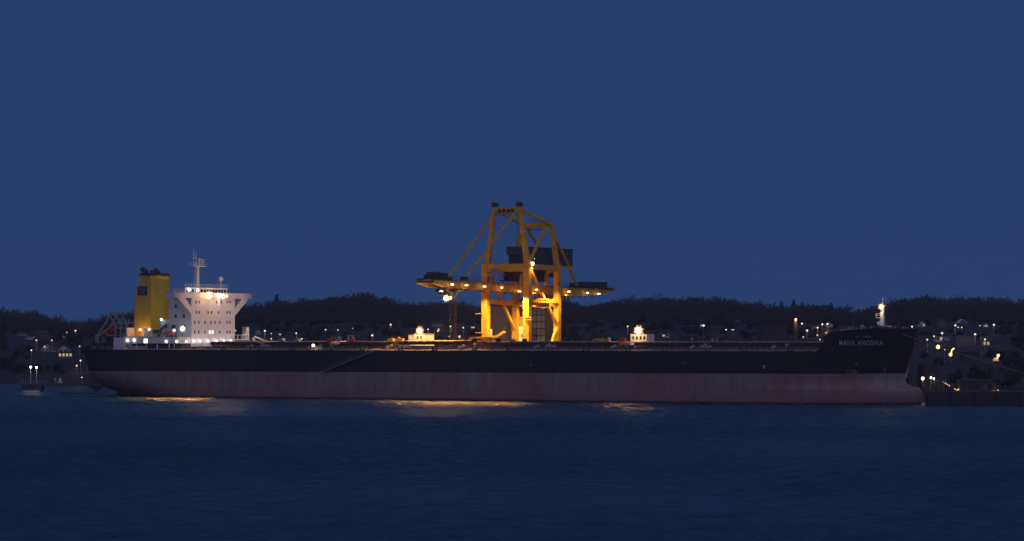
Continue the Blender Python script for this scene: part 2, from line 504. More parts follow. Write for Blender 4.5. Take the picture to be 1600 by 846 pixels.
RIDGE_X = (36, 52, 71, 92, 128, 143, 170, 186, 196, 412, 470, 505, 548, 600, 648, 682, 720, 962, 985, 1004, 1030, 1050, 1085, 1118, 1160, 1203, 1285, 1322, 1368, 1418, 1452, 1500, 1545)
def ridge_label(x):
    od = ['first', 'second', 'third', 'fourth', 'fifth', 'sixth', 'seventh', 'eighth', 'ninth', 'tenth', 'eleventh']
    for lo, hi, wh in ((0, 215, 'left of the yellow funnel'), (215, 740, 'between bridge tower and crane'), (740, 1243, 'between crane and chimney'), (1243, 1380, 'between chimney and foremast'), (1380, 1600, 'right of the foremast')):
        if lo <= x < hi:
            return f"leafless tree on the skyline, {od[[q for q in RIDGE_X if lo <= q < hi].index(x)]} from left {wh}"
def ridge_trees():
    crowns = []
    for _ in range(4):
        c = twig_cloud(230, 1.0, 0.40, 0.12, rng, crown0=0.3)
        me = bpy.data.meshes.new('crown'); me.from_pydata(c.tolist(), [], np.arange(len(c)).reshape(-1, 3).tolist()); me.materials.append(M['twig'])
        crowns.append(me)
    tb = MB(); tb.tube((0, 0, 0), (0, 0, 0.62), 0.035, 6, 0.012)
    for a_ in range(6):
        t = a_ * 1.05; z = 0.3 + 0.05 * a_
        tb.tube((0, 0, z), (0.22 * math.cos(t), 0.22 * math.sin(t), z + 0.28), 0.012, 4, 0.004)
    trunk = tb.mesh('trunk', M['bark'])
    cn = twig_cloud(420, 1.0, 0.19, 0.09, rng, conifer=True)
    cme = bpy.data.meshes.new('crown'); cme.from_pydata(cn.tolist(), [], np.arange(len(cn)).reshape(-1, 3).tolist()); cme.materials.append(M['needle'])
    ct = MB(); ct.tube((0, 0, 0), (0, 0, 0.9), 0.02, 6, 0.004); ctm = ct.mesh('trunk', M['bark'])
    for x in RIDGE_X:
        X = (x - 800) / F * 1902; Y = 1902 + random.uniform(-8, 8)
        t = empty('bare_tree', (X, Y, float(gz(X, Y)) - 0.2), random.uniform(0, 6))
        h = random.uniform(10.5, 13.0); t.scale = (h, h, h)
        tag(t, ridge_label(x), 'tree', 'bare trees along the skyline')
        link(bpy.data.objects.new('crown', random.choice(crowns)), t)
        link(bpy.data.objects.new('trunk', trunk), t)
    cons = [(432, 15.5, 'tall lone conifer on the ridge right of the bridge tower'),
            (1221, 13.5, 'pointed conifer on the ridge above the square dark block'), (1240, 14.5, 'pointed conifer on the ridge above the orange lit chimney'),
            (1253, 13.0, 'small conifer on the ridge just right of the orange lit chimney'),
            (1299, 14.0, 'conifer on the ridge above the white gabled house'), (1312, 12.5, 'conifer on the ridge above the start of the forecastle'),
            (1342, 12.5, 'short conifer on the dip of the ridge left of the foremast')]
    for x, h, lab in cons:
        X = (x - 800) / F * 1905
        t = empty('conifer', (X, 1905, float(gz(X, 1905)) - 0.2)); t.scale = (h, h, h)
        tag(t, lab, 'tree', 'conifers along the skyline')
        link(bpy.data.objects.new('crown', cme), t); link(bpy.data.objects.new('trunk', ctm), t)
ridge_trees()

# ------------------------------------------------------------------ quay and pier
quay = empty('quay', wpos(60, 25, 0), -TH)
tag(quay, 'concrete quay behind the ship carrying the crane', None, None, 'structure')
b = MB().box(0, 165, 0, 75, -4, 3.2); b.build('deck_slab', M['concrete'], quay)
b = MB()
for i in range(16): b.box(5 + i * 10, 6.2 + i * 10, -0.8, -0.02, 0.3, 2.8)
b.build('fender', M['black'], quay)
b = MB()
for v_ in (4.0, 22.0): b.box(2, 160, v_ - 0.08, v_ + 0.08, 3.2, 3.34)
b.build('crane_rail', M['dark'], quay)

# ================================================================== THE SHIP
ship = empty('bulk_carrier', ORG, -TH)
tag(ship, 'long bulk carrier with black topsides, red bottom and white bridge tower', 'ship')
DECK = 14.05
def sm(t): t = max(0.0, min(1.0, t)); return t * t * (3 - 2 * t)
def u_stern(z):
    return float(np.interp(z, [-3, 0, 1.5, 3.3, 5.5, 8, 14], [8.0, 4.2, 1.2, -0.9, -2.0, -2.5, -4.0]))
def b_tran(z):
    return float(np.interp(z, [-3, 0, 1.5, 3.3, 5.5, 8, 14], [1.5, 6.5, 10.5, 14.2, 17.0, 18.5, 19.0]))
def u_stem(z):
    return float(np.interp(z, [-3, 3.4, 4.3, 4.9, 5.5, 6.5, 8, 20], [258.3, 258.4, 257.9, 255.4, 253.9, 253.5, 253.9, 256.8]))
def half(u, z):
    if u < 48:
        us = u_stern(z); s_ = max(0, (u - us) / (48 - us)); k = 2.3
        return b_tran(z) + (22 - b_tran(z)) * (1 - (1 - min(1, s_)) ** k)
    if u > 208:
        ub = u_stem(z); s_ = min(1.0, (u - 208) / (ub - 208)); w = max(0, min(1, z / 20))
        n_ = 2.1 + 1.0 * w; m_ = 0.72 - 0.20 * w
        return 22 * max(0.0, 1 - s_ ** n_) ** m_
    return 22.0
def zpaint(u): return 7.65 + 0.0023 * u

def build_hull():
    b = MB()
    S1 = [i / 9 for i in range(10)]
    ST = [1 - (1 - t) ** 1.7 for t in [i / 16 for i in range(17)]]
    def levels(u): zp = zpaint(u); return [-3, -1, 0, 1, 2, 3.2, 3.9, 4.4, 4.9, 5.5, 6.5, zp, 8.2 if zp < 8.1 else zp + .1, 9, 10.5, 12, DECK]
    nl = 17
    cols = []
    for s_ in S1[:-1]: cols.append([(u_stern(z) + s_ * (48 - u_stern(z))) for z in levels(10)])
    for u in np.linspace(48, 208, 17): cols.append([u] * nl)
    for s_ in ST[1:]: cols.append([208 + s_ * (u_stem(z) - 208) for z in levels(250)])
    for side in (-1, 1):
        vs = []; fs = []; mi = []
        for c in cols:
            zl = levels(c[8])
            for j in range(nl): vs.append((c[j], side * half(c[j], zl[j]), zl[j]))
        for i in range(len(cols) - 1):
            for j in range(nl - 1):
                fs.append((i*nl+j, (i+1)*nl+j, (i+1)*nl+j+1, i*nl+j+1)); mi.append(1 if j < 11 else 0)
        n = len(b.v); b.v += vs; b.f += [tuple(k + n for k in f) for f in fs]; b.m += mi
    # rounded transom
    zl = levels(0); cv = [-1, -.8, -.5, -.2, .2, .5, .8, 1]
    vs = []; fs = []; mi = []
    for j in range(nl):
        bt = half(u_stern(zl[j]), zl[j])
        for t in cv: vs.append((u_stern(zl[j]) - 3.0 * (1 - t*t) * sm((zl[j] - 2) / 6), t * bt, zl[j]))
    for j in range(nl - 1):
        for i in range(7): fs.append((j*8+i, j*8+i+1, (j+1)*8+i+1, (j+1)*8+i)); mi.append(1 if j < 11 else 0)
    n = len(b.v); b.v += vs; b.f += [tuple(k + n for k in f) for f in fs]; b.m += mi
    me = bpy.data.meshes.new('hull'); me.from_pydata(b.v, [], b.f)
    me.materials.append(M['hull_black']); me.materials.append(M['hull_red'])
    me.polygons.foreach_set('material_index', b.m)
    sm_ = [True] * len(b.f); me.polygons.foreach_set('use_smooth', sm_)
    import bmesh
    bm = bmesh.new(); bm.from_mesh(me); bmesh.ops.remove_doubles(bm, verts=bm.verts, dist=0.001); bmesh.ops.recalc_face_normals(bm, faces=bm.faces); bm.to_mesh(me); bm.free()
    o = link(bpy.data.objects.new('hull', me), ship)
    # main deck
    us = [-3.9, 0, 6, 14, 24, 36, 48, 80, 120, 160, 208, 216, 224, 231, 237, 242]
    vs = []; fs = []
    for u in us:
        h_ = half(u, DECK) - 0.02
        for t in (-1, -.8, -.6, -.4, -.2, 0, .2, .4, .6, .8, 1): vs.append((u, t * h_, DECK - 0.05 + 0.75 * (1 - t * t) * sm((u + 1) / 20) * sm((243 - u) / 12)))
    fs = [(11*i+j, 11*i+11+j, 11*i+12+j, 11*i+1+j) for i in range(len(us)-1) for j in range(10)]
    MB().add(vs, fs).build('main_deck', M['deck'], ship)
    d = MB()
    cvs = [-1, -.8, -.5, -.2, .2, .5, .8, 1]
    bt = half(-4.0, DECK)
    vs = [(-4.03 - 2.95 * (1 - t*t), t * bt, DECK - 0.05) for t in cvs]
    d.add(vs, [tuple(range(8))]); d.build('stern_deck', M['deck'], ship)
build_hull()

b = MB(); b.prism([(-5.6, -3), (-6.0, 2.7), (1.2, 2.9), (1.2, -3)], 1, -0.5, 0.5); b.build('rudder', M['hull_red'], ship)

# forecastle: sides carry on flush above the hull, its deck set down inside the bulwark
def build_forecastle():
    us = [236.5, 237.6, 238.6, 239.6, 240.6, 241.6, 243, 245, 247, 249, 251, 252.5, 253.6]
    def zt(u): return DECK + 5.3 * sm((u - 236.3) / 4.6) + 0.7 * sm((u - 241) / 8)
    b = MB(); lv = 5
    port = []; star = []
    rows = []
    for u in us:
        for t in range(lv):
            z = DECK + (zt(u) - DECK) * t / (lv - 1)
            uu = 208 + (u - 208) * (u_stem(z) - 208) / (u_stem(DECK) - 208) if u > 245 else u
            rows.append((uu, z))
    stem = [(u_stem(DECK + (zt(256) - DECK) * t / (lv - 1)), DECK + (zt(256) - DECK) * t / (lv - 1)) for t in range(lv)]
    # rounded stem between the two sides
    cols = []
    for side in (-1, 1):
        cc = []
        for i in range(len(us)):
            cc.append([(rows[i*lv+t][0], side * half(rows[i*lv+t][0], rows[i*lv+t][1]), rows[i*lv+t][1]) for t in range(lv)])
        cols.append(cc)
    loop = cols[0] + [[(u, 0.0, z) for u, z in stem]] + cols[1][::-1]
    vs = [p for c in loop for p in c]
    fs = [(i*lv+j, (i+1)*lv+j, (i+1)*lv+j+1, i*lv+j+1) for i in range(len(loop)-1) for j in range(lv-1)]
    b.add(vs, fs)
    b.build('forecastle', M['hull_black'], ship, smooth=True)
    d = MB(); vs = []; n_ = 0
    for u in us[4:]:
        h_ = half(u, 17.5) - 0.1
        vs += [(u, -h_, 18.3), (u, h_, 18.3)]; n_ += 1
    d.add(vs, [(2*i, 2*i+2, 2*i+3, 2*i+1) for i in range(n_-1)])
    d.add([(240.5, -half(240.5, 15), DECK), (240.5, half(240.5, 15), DECK), (240.5, half(240.5, 18), 18.3), (240.5, -half(240.5, 18), 18.3)], [(0, 1, 2, 3)])
    d.build('forecastle_deck', M['deck'], ship)
    # windlass, bollards, hatches on the forecastle deck
    for v_ in (-5, 5):
        w = MB(); w.tube((248.5, v_ - 1.6, 19.9), (248.5, v_ + 1.6, 19.9), 1.0, 12); w.box(247.3, 249.7, v_ - 1.9, v_ - 1.7, 18.3, 20.6); w.box(247.3, 249.7, v_ + 1.7, v_ + 1.9, 18.3, 20.6)
        w.build('windlass', M['dark'], ship)
    for (u, v_) in ((243, -11), (245.5, -9), (252, -4), (252, 4)):
        w = MB()
        for k in (-.5, .5): w.tube((u + k, v_, 18.3), (u + k, v_, 20.3), 0.25, 8); w.tube((u + k, v_, 20.3), (u + k, v_, 20.45), 0.33, 8)
        w.build('bollard', M['grey'], ship)
    for (u, v_, hh) in ((244, -6, 20.9), (250.5, -2.5, 20.8), (246, 6, 21.0), (243.5, 2, 20.7)):
        w = MB(); w.tube((u, v_, 18.3), (u, v_, hh - .4), 0.28, 8); w.ball((u, v_, hh - .3), 0.6, 10, 6, rz=0.35)
        w.build('ventilator', M['grey'], ship)
build_forecastle()

# hatches: coaming with two side rolling covers each, stays and clips along the coaming
GAPS = [31.6, 55.4, 79.4, 103.5, 127.6, 151.6, 175.7, 199.7, 223.8, 239.6]
def build_hatches():
    cache = {}
    for i in range(9):
        u0, u1 = GAPS[i] + 2.9, GAPS[i+1] - 2.9
        if i == 8: u1 = 238.0
        L = u1 - u0; key = round(L, 1); w_ = 10.2 if i < 8 else 8.0
        if i == 0: u0 += 2.5; L -= 2.5; key = 'first'
        cx = (u0 + u1) / 2
        if key not in cache:
            c = MB(); c.box(-L/2, L/2, -w_, w_, DECK - 0.03, 15.35)
            for k in range(int(L / 1.5) + 1):
                uu = -L/2 + 0.3 + k * (L - 0.6) / int(L / 1.5)
                c.prism([(-w_ - 0.55, DECK - .03), (-w_ - 0.003, DECK - .03), (-w_ - 0.003, 15.2), (-w_ - 0.12, 15.2)], 0, uu - 0.06, uu + 0.06)
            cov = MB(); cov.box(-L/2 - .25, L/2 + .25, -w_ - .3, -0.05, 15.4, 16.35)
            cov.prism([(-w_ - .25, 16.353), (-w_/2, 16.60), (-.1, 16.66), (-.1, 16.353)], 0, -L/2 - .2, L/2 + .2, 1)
            for k in range(int(L / 2.2) + 1):
                uu = -L/2 + k * L / int(L / 2.2)
                cov.box(uu - 0.12, uu + 0.12, -w_ - .36, -0.15, 15.5, 16.45)
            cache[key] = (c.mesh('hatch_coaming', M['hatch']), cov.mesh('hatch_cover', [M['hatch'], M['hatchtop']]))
        hc = link(bpy.data.objects.new('hatch_coaming', cache[key][0]), ship); hc.location = (cx, 0, 0)
        for r_ in (0, math.pi):
            cv = link(bpy.data.objects.new('hatch_cover', cache[key][1]), hc)
            cv.rotation_euler = (0, 0, r_)
            if i == 3: cv.location = (0, -6.2 if r_ == 0 else 6.2, 0.25)      # the hold being worked is open
            elif i == 5 and r_ == 0: cv.location = (0, 0, 0.0)
build_hatches()

# rails, pipes, vents and small gear along the starboard deck edge
def build_deck_gear():
    spans = [(-1, 26), (26, 50), (50, 74), (74, 99), (103, 128), (128, 152), (152, 176), (176, 200), (200, 220), (220, 237)]
    for a_, c_ in spans:
        r = MB(); n = max(2, int((c_ - a_) / 1.6))
        pts = []
        for k in range(n + 1):
            u = a_ + (c_ - a_) * k / n; pts.append((u, -half(u, DECK) + 0.35))
        for (u, v_) in pts: r.box(u - .045, u + .045, v_ - .045, v_ + .045, DECK - .04, DECK + 1.1)
        for k in range(n):
            for z in (0.4, 0.75, 1.1): r.beam((*pts[k], DECK + z), (*pts[k+1], DECK + z), 0.05)
        r.build('railing', M['grey'], ship)
    for v_, z, rr in ((-17.2, 14.75, 0.22), (-16.5, 14.7, 0.16)):
        t = MB(); t.tube((34, v_, z), (236, v_, z), rr, 8)
        for k in range(40): t.box(35 + k*5.1, 35.25 + k*5.1, v_ - .2, v_ + .2, DECK - .04, z)
        t.build('deck_pipe', M['dark'], ship)
    random.seed(5)
    for i, g in enumerate(GAPS[1:-1]):
        for (du, v_, h_) in ((-1.5, -14, 1.5), (1.3, -12.5, 1.9), (0.1, -18.5, 1.2)):
            w = MB(); w.tube((g + du, v_, DECK - .04), (g + du, v_, DECK + h_ - .3), 0.25, 8); w.ball((g + du, v_, DECK + h_ - .2), 0.55, 10, 6, rz=0.33)
            w.build('ventilator', M['grey'], ship)
        w = MB(); w.box(g - 1.8, g + 1.8, -9.5, -8.5, DECK - .04, DECK + 1.6); w.build('locker', M['hatch'] if i % 2 else M['grey'], ship)
        for u in (g - 7.0, g + 6.0):
            w = MB()
            for k in (-.55, .55): w.tube((u + k, -20.5, DECK - .04), (u + k, -20.5, DECK + 0.9), 0.24, 8); w.tube((u + k, -20.5, DECK + .9), (u + k, -20.5, DECK + 1.0), 0.3, 8)
            w.box(u - 1.0, u + 1.0, -20.9, -20.1, DECK - .04, DECK + 0.1); w.build('bollard', M['dark'], ship)
build_deck_gear()

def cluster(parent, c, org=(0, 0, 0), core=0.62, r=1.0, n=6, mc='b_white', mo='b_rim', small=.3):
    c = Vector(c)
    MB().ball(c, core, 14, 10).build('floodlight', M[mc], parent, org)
    for k in range(n):  # ring of glowing balls imitating the glare round the lamp
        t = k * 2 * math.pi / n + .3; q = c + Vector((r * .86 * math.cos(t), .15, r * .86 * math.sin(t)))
        MB().ball(q, small, 8, 6).build('glare_ball', M[mo], parent, org)

# the two deckhouses between hatches, each with its flood lamp
def deckhouse(u0, u1, boxes, lampx, lampw, col):
    d = None
    for k, (a_, c_, v0, v1, z0, z1) in enumerate(boxes):
        bb = MB(); bb.box(a_, c_, v0, v1, z0, z1); bb.box(a_ - .12, c_ + .12, v0 - .12, v1 + .12, z1, z1 + 0.12)
        o = bb.build('deckhouse' if d is None else 'upper_room', M['white'], ship if d is None else d)
        d = d or o
    n = int((u1 - u0) / 1.15)
    for k in range(n):
        uu = u0 + 0.55 + k * 1.15
        bb = MB(); bb.box(uu, uu + 0.55, boxes[-1][2] - .04, boxes[-1][2] + .01, boxes[-1][5] - 1.35, boxes[-1][5] - 0.45)
        if boxes[-1][0] < uu < boxes[-1][1] - .6: bb.build('window', M['glass'], d)
    bb = MB(); bb.tube((lampx[0], lampx[1], boxes[-1][5]), lampx, 0.09, 6); bb.build('lamp_post', M['white'], d)
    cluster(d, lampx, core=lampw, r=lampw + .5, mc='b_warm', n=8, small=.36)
    return d
dh1 = deckhouse(101.0, 106.4, [(100.8, 103.0, -2.6, .5, DECK - .03, 18.3), (102.9, 106.6, -3.0, 2, DECK - .03, 18.6)], (104.4, -2.4, 19.6), .75, WARM)
dh2 = deckhouse(173.2, 178.3, [(173.0, 178.4, -3.0, 2, DECK - .03, 16.4), (173.2, 178.2, -2.8, 1.8, 16.4, 18.5)], (175.3, -2.2, 19.6), 0.95, WARM)
LAMPS = []           # (parent, location, watts, colour, radius, spot, aim)
LAMPS += [(ship, (104.6, -4.4, 20.2), 1500, (1, .58, .2), 0.5, None, None), (ship, (175.4, -4.6, 20.2), 1300, (1, .58, .2), 0.5, None, None),
          (ship, (102.0, -2.4, 20.6), 64000, (1.0, 0.62, 0.50), 0.4, 34, (-1, 0.03, 0.02))]

# bridge tower
SSU = 30.2
def build_superstructure():
    b = MB(); b.box(22, SSU, -11.2, 11.2, 23.0, 29.4); b.box(18.8, SSU, -11.2, 11.2, DECK - .03, 23.0)
    for z in (17.0, 20.1, 23.2, 26.3):
        b.box(18.9 if z < 23 else 22.1, SSU - .1, -11.32, -11.19, z - .06, z + .06)
    ss = b.build('superstructure', M['white'], ship)
    rows = [(472.4, [580, 603, 740, 775, 820, 842]), (488.4, [580, 603, 672, 700, 752, 820, 842]), (504.0, [568, 600, 648, 695, 728, 763, 820, 842]), (519.2, [568, 600, 648, 685, 707, 763, 820, 842])]
    for y, xs in rows:
        for X in xs:
            p = at(190 + X / 4.977, y, u=SSU)
            w = MB(); w.box(SSU + .003, SSU + .04, p.y - .26, p.y + .26, p.z - .42, p.z + .42)
            w.build('window', M['b_cool'] if (y > 519 and X in (685, 707)) else M['glass'], ss)
    for (u, z) in ((27.5, 27), (24.5, 27), (27.5, 24), (24.5, 24), (27.5, 21), (24, 21), (21, 21)):
        w = MB(); w.box(u - .35, u + .35, -11.24, -11.203, z - .5, z + .5); w.build('window', M['glass'], ss)
    # navigating bridge across the full beam
    b = MB(); b.box(27.2, SSU + .25, -20.1, 20.1, 29.4, 30.95)
    b.box(27.0, SSU + .4, -20.3, 20.3, 30.95, 31.05)
    br = b.build('bridge_wing', M['white'], ship)
    for s_ in (-1, 1):
        b = MB(); b.prism([(s_*18.3, 29.4), (s_*14.7, 29.4), (s_*11.19, 26.5), (s_*11.19, 24.4)], 0, 28.9, SSU + .2)
        b.build('wing_brace', M['white'], br)
        b = MB(); b.box(28.0, 28.06, s_*19.9 - .03, s_*19.9 + .03, 31.05, 32.6); b.ball((28.03, s_*19.9, 32.6), .16); b.build('wing_light_post', M['grey'], br)
    b = MB(); b.box(23.0, 27.6, -10.8, 10.8, 29.4, 32.45); b.box(22.7, 27.9, -11.1, 11.1, 32.45, 32.6)
    wh = b.build('wheelhouse', M['white'], ship)
    for k in range(14):
        v_ = -9.8 + k * 1.5
        w = MB(); w.box(27.605, 27.64, v_ - .55, v_ + .55, 31.2, 32.15); w.build('window', M['glass'], wh)
    r = MB()
    for k in range(15):
        v_ = -10.9 + k * 1.557; r.box(27.75, 27.81, v_ - .03, v_ + .03, 32.6, 33.6)
    for z in (33.1, 33.6): r.box(27.75, 27.81, -10.9, 10.9, z - .03, z + .03)
    r.build('railing', M['white'], wh)
    # radar mast
    b = MB(); b.beam((26, -3.0, 32.6), (26, -2.4, 39.0), 1.5, 1.5, w2=0.8)
    b.box(25.0, 27.0, -5.3, 1.0, 38.9, 39.15)
    b.tube((26, -4.3, 39.1), (26, -4.2, 44.0), 0.13, 6); b.tube((26, -3.0, 39.1), (26, -3.0, 43.2), 0.1, 6); b.tube((26, -1.3, 39.1), (26, -1.3, 41.6), 0.24, 8); b.tube((26, 0.4, 39.1), (26, 0.5, 41.0), 0.2, 8)
    b.box(25.8, 26.2, -4.9, -3.0, 41.4, 41.55); b.box(25.8, 26.2, -2.0, 1.2, 41.0, 41.15)
    b.box(25.9, 26.1, -4.7, -3.6, 42.6, 42.7)
    for z in (39.6, 40.1): b.box(25.0, 25.05, -5.3, 1.0, z, z + .05); b.box(26.95, 27.0, -5.3, 1.0, z, z + .05)
    for k in range(6):
        for u in (25.02, 26.98): b.box(u - .03, u + .03, -5.3 + k*1.26 - .03, -5.3 + k*1.26 + .03, 39.1, 40.15)
    mast = b.build('radar_mast', M['white'], ship)
    b = MB(); b.box(25.9, 26.15, -1.9, 1.9, 40.4, 40.65); b.tube((26, 0, 39.15), (26, 0, 40.4), 0.2, 8)
    b.build('radar_scanner', M['grey'], mast)
    b = MB()
    for k in range(9): b.box(26.75, 26.85, -3.4 + k*.02, -2.2 + k*.02, 33.4 + k*.6, 33.46 + k*.6)
    b.build('ladder', M['grey'], mast)
    b = MB(); b.tube((26, 9.8, 32.6), (26, 9.8, 34.9), 0.12, 8); b.ball((26, 9.8, 35.5), 0.75, 12, 8); b.build('satellite_dome', M['white'], ship, smooth=True)
    b = MB(); b.tube((26, 8.4, 32.6), (26, 8.4, 35.2), 0.07, 6); b.tube((26, 11.0, 32.6), (26, 11.0, 34.2), 0.07, 6); b.build('aerial', M['grey'], ship)
    # flood lamps on the bridge front
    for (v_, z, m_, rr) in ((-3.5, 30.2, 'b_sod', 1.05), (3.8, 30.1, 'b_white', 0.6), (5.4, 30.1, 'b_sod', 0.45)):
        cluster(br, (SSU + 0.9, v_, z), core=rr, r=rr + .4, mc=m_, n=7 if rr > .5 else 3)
    for (x, y) in ((296, 453), (309, 454)):
        p = at(x, y, u=28.2); b = MB(); b.ball((28.2, p.y, p.z), 0.48, 10, 6); b.build('floodlight', M['b_cool'], br)
    for x in (303, 313, 325, 338, 350, 361):
        p = at(x, 533.2, u=31.0); b = MB(); b.ball((31.0, p.y, p.z), 0.32, 10, 6); b.build('deck_lamp', M['b_white'], ss)
        LAMPS.append((ship, (31.9, p.y, p.z + .2), 28, WHITE, 0.25, None, None))
build_superstructure()
LAMPS += [(ship, (SSU + 2.6, -3.5, 30.6), 800, SODIUM, 0.5, None, None), (ship, (SSU + 2.2, 3.8, 30.6), 650, WARM, 0.4, None, None)]

for u, pw in ((26.0, 5500), (31.0, 6500), (36.0, 6500), (41.0, 4500), (112, 3600), (119, 4600), (126, 4600), (133, 4600), (140, 4200), (147, 3000), (179, 1300), (184, 1300)):  # lamps added to make the bright streaks on the water
    MB().box(u - .15, u + .15, -23.0, -21.9, 13.2, 13.4).build('added_streak_light', M['dark'], ship)
    LAMPS.append((ship, (u, -23.1, 13.0), pw, (1.0, .45, .11), .25, 96, (0.0, -.95, -1)))

# funnel
def build_funnel():
    b = MB()
    def ring(u0, u1, w, z): return [(u0, -w, z), (u1, -w, z), (u1, w, z), (u0, w, z)]
    R = [ring(4.0, 10.9, 5.0, DECK - .03), ring(4.2, 10.9, 5.0, 20.0), ring(4.9, 10.6, 4.75, 33.3)]
    vs = [p for r in R for p in r]
    fs = [(i*4+j, i*4+(j+1) % 4, (i+1)*4+(j+1) % 4, (i+1)*4+j) for i in range(2) for j in range(4)] + [(8, 9, 10, 11)]
    b.add(vs, fs)
    T = [ring(6.0, 10.58, 4.72, 33.3), ring(6.3, 10.45, 4.55, 36.4)]
    b.add([p for r in T for p in r], [(j, (j+1) % 4, 4+(j+1) % 4, 4+j) for j in range(4)] + [(4, 5, 6, 7)])
    fn = b.build('funnel', M['funnel'], ship)
    b = MB(); b.add([p for r in (ring(6.2, 10.6, 4.7, 36.4), ring(6.3, 10.55, 4.65, 37.2)) for p in r], [(0, 1, 2, 3), (4, 5, 6, 7)] + [(j, (j+1) % 4, 4+(j+1) % 4, 4+j) for j in range(4)])
    b.build('funnel_top', M['black'], fn)
    for (u, v_, r_, ln) in ((7.3, -2.6, 0.75, 2.2), (8.8, 1.6, 0.62, 1.9), (8.0, -0.3, 0.4, 1.0)):
        b = MB(); b.tube((u, v_, 37.0), (u, v_, 37.5), r_, 12); b.tube((u, v_, 37.4), (u - ln * .8, v_, 37.4 + ln * .55), r_, 12); b.build('exhaust_pipe', M['dark'], fn)
    # square dark blue emblem with a ring of light marks
    e_ = MB(); y0 = -4.86
    e_.add([(5.65, -4.90, 30.4), (9.3, -4.90, 30.4), (9.3, -4.845, 33.15), (5.65, -4.845, 33.15)], [(0, 1, 2, 3)])
    for p in range(4): pass
    em = e_.build('emblem', M['navy'], fn)
    em.location = (0, -0.03, 0)
    d = MB()
    for (u, z) in ((6.5, 32.1), (7.0, 31.5), (7.5, 32.2), (8.0, 31.5), (8.5, 32.1), (7.5, 31.0), (6.9, 32.6), (8.2, 32.6)):
        d.box(u - .13, u + .13, -4.98, -4.93, z - .13, z + .13)
    d.build('emblem_marks', M['letter'], em)
    b = MB(); b.box(10.9, 10.97, -0.8, 0.6, 19.0, 36); 
    for k in range(26): b.box(10.85, 10.97, 2.0, 2.6, 19 + k*.65, 19.06 + k*.65)
    b = MB()
    for k in range(26): b.box(10.93, 10.99, 2.0, 2.6, 19.4 + k*.55, 19.46 + k*.55)
    b.build('ladder', M['dark'], fn)
build_funnel()

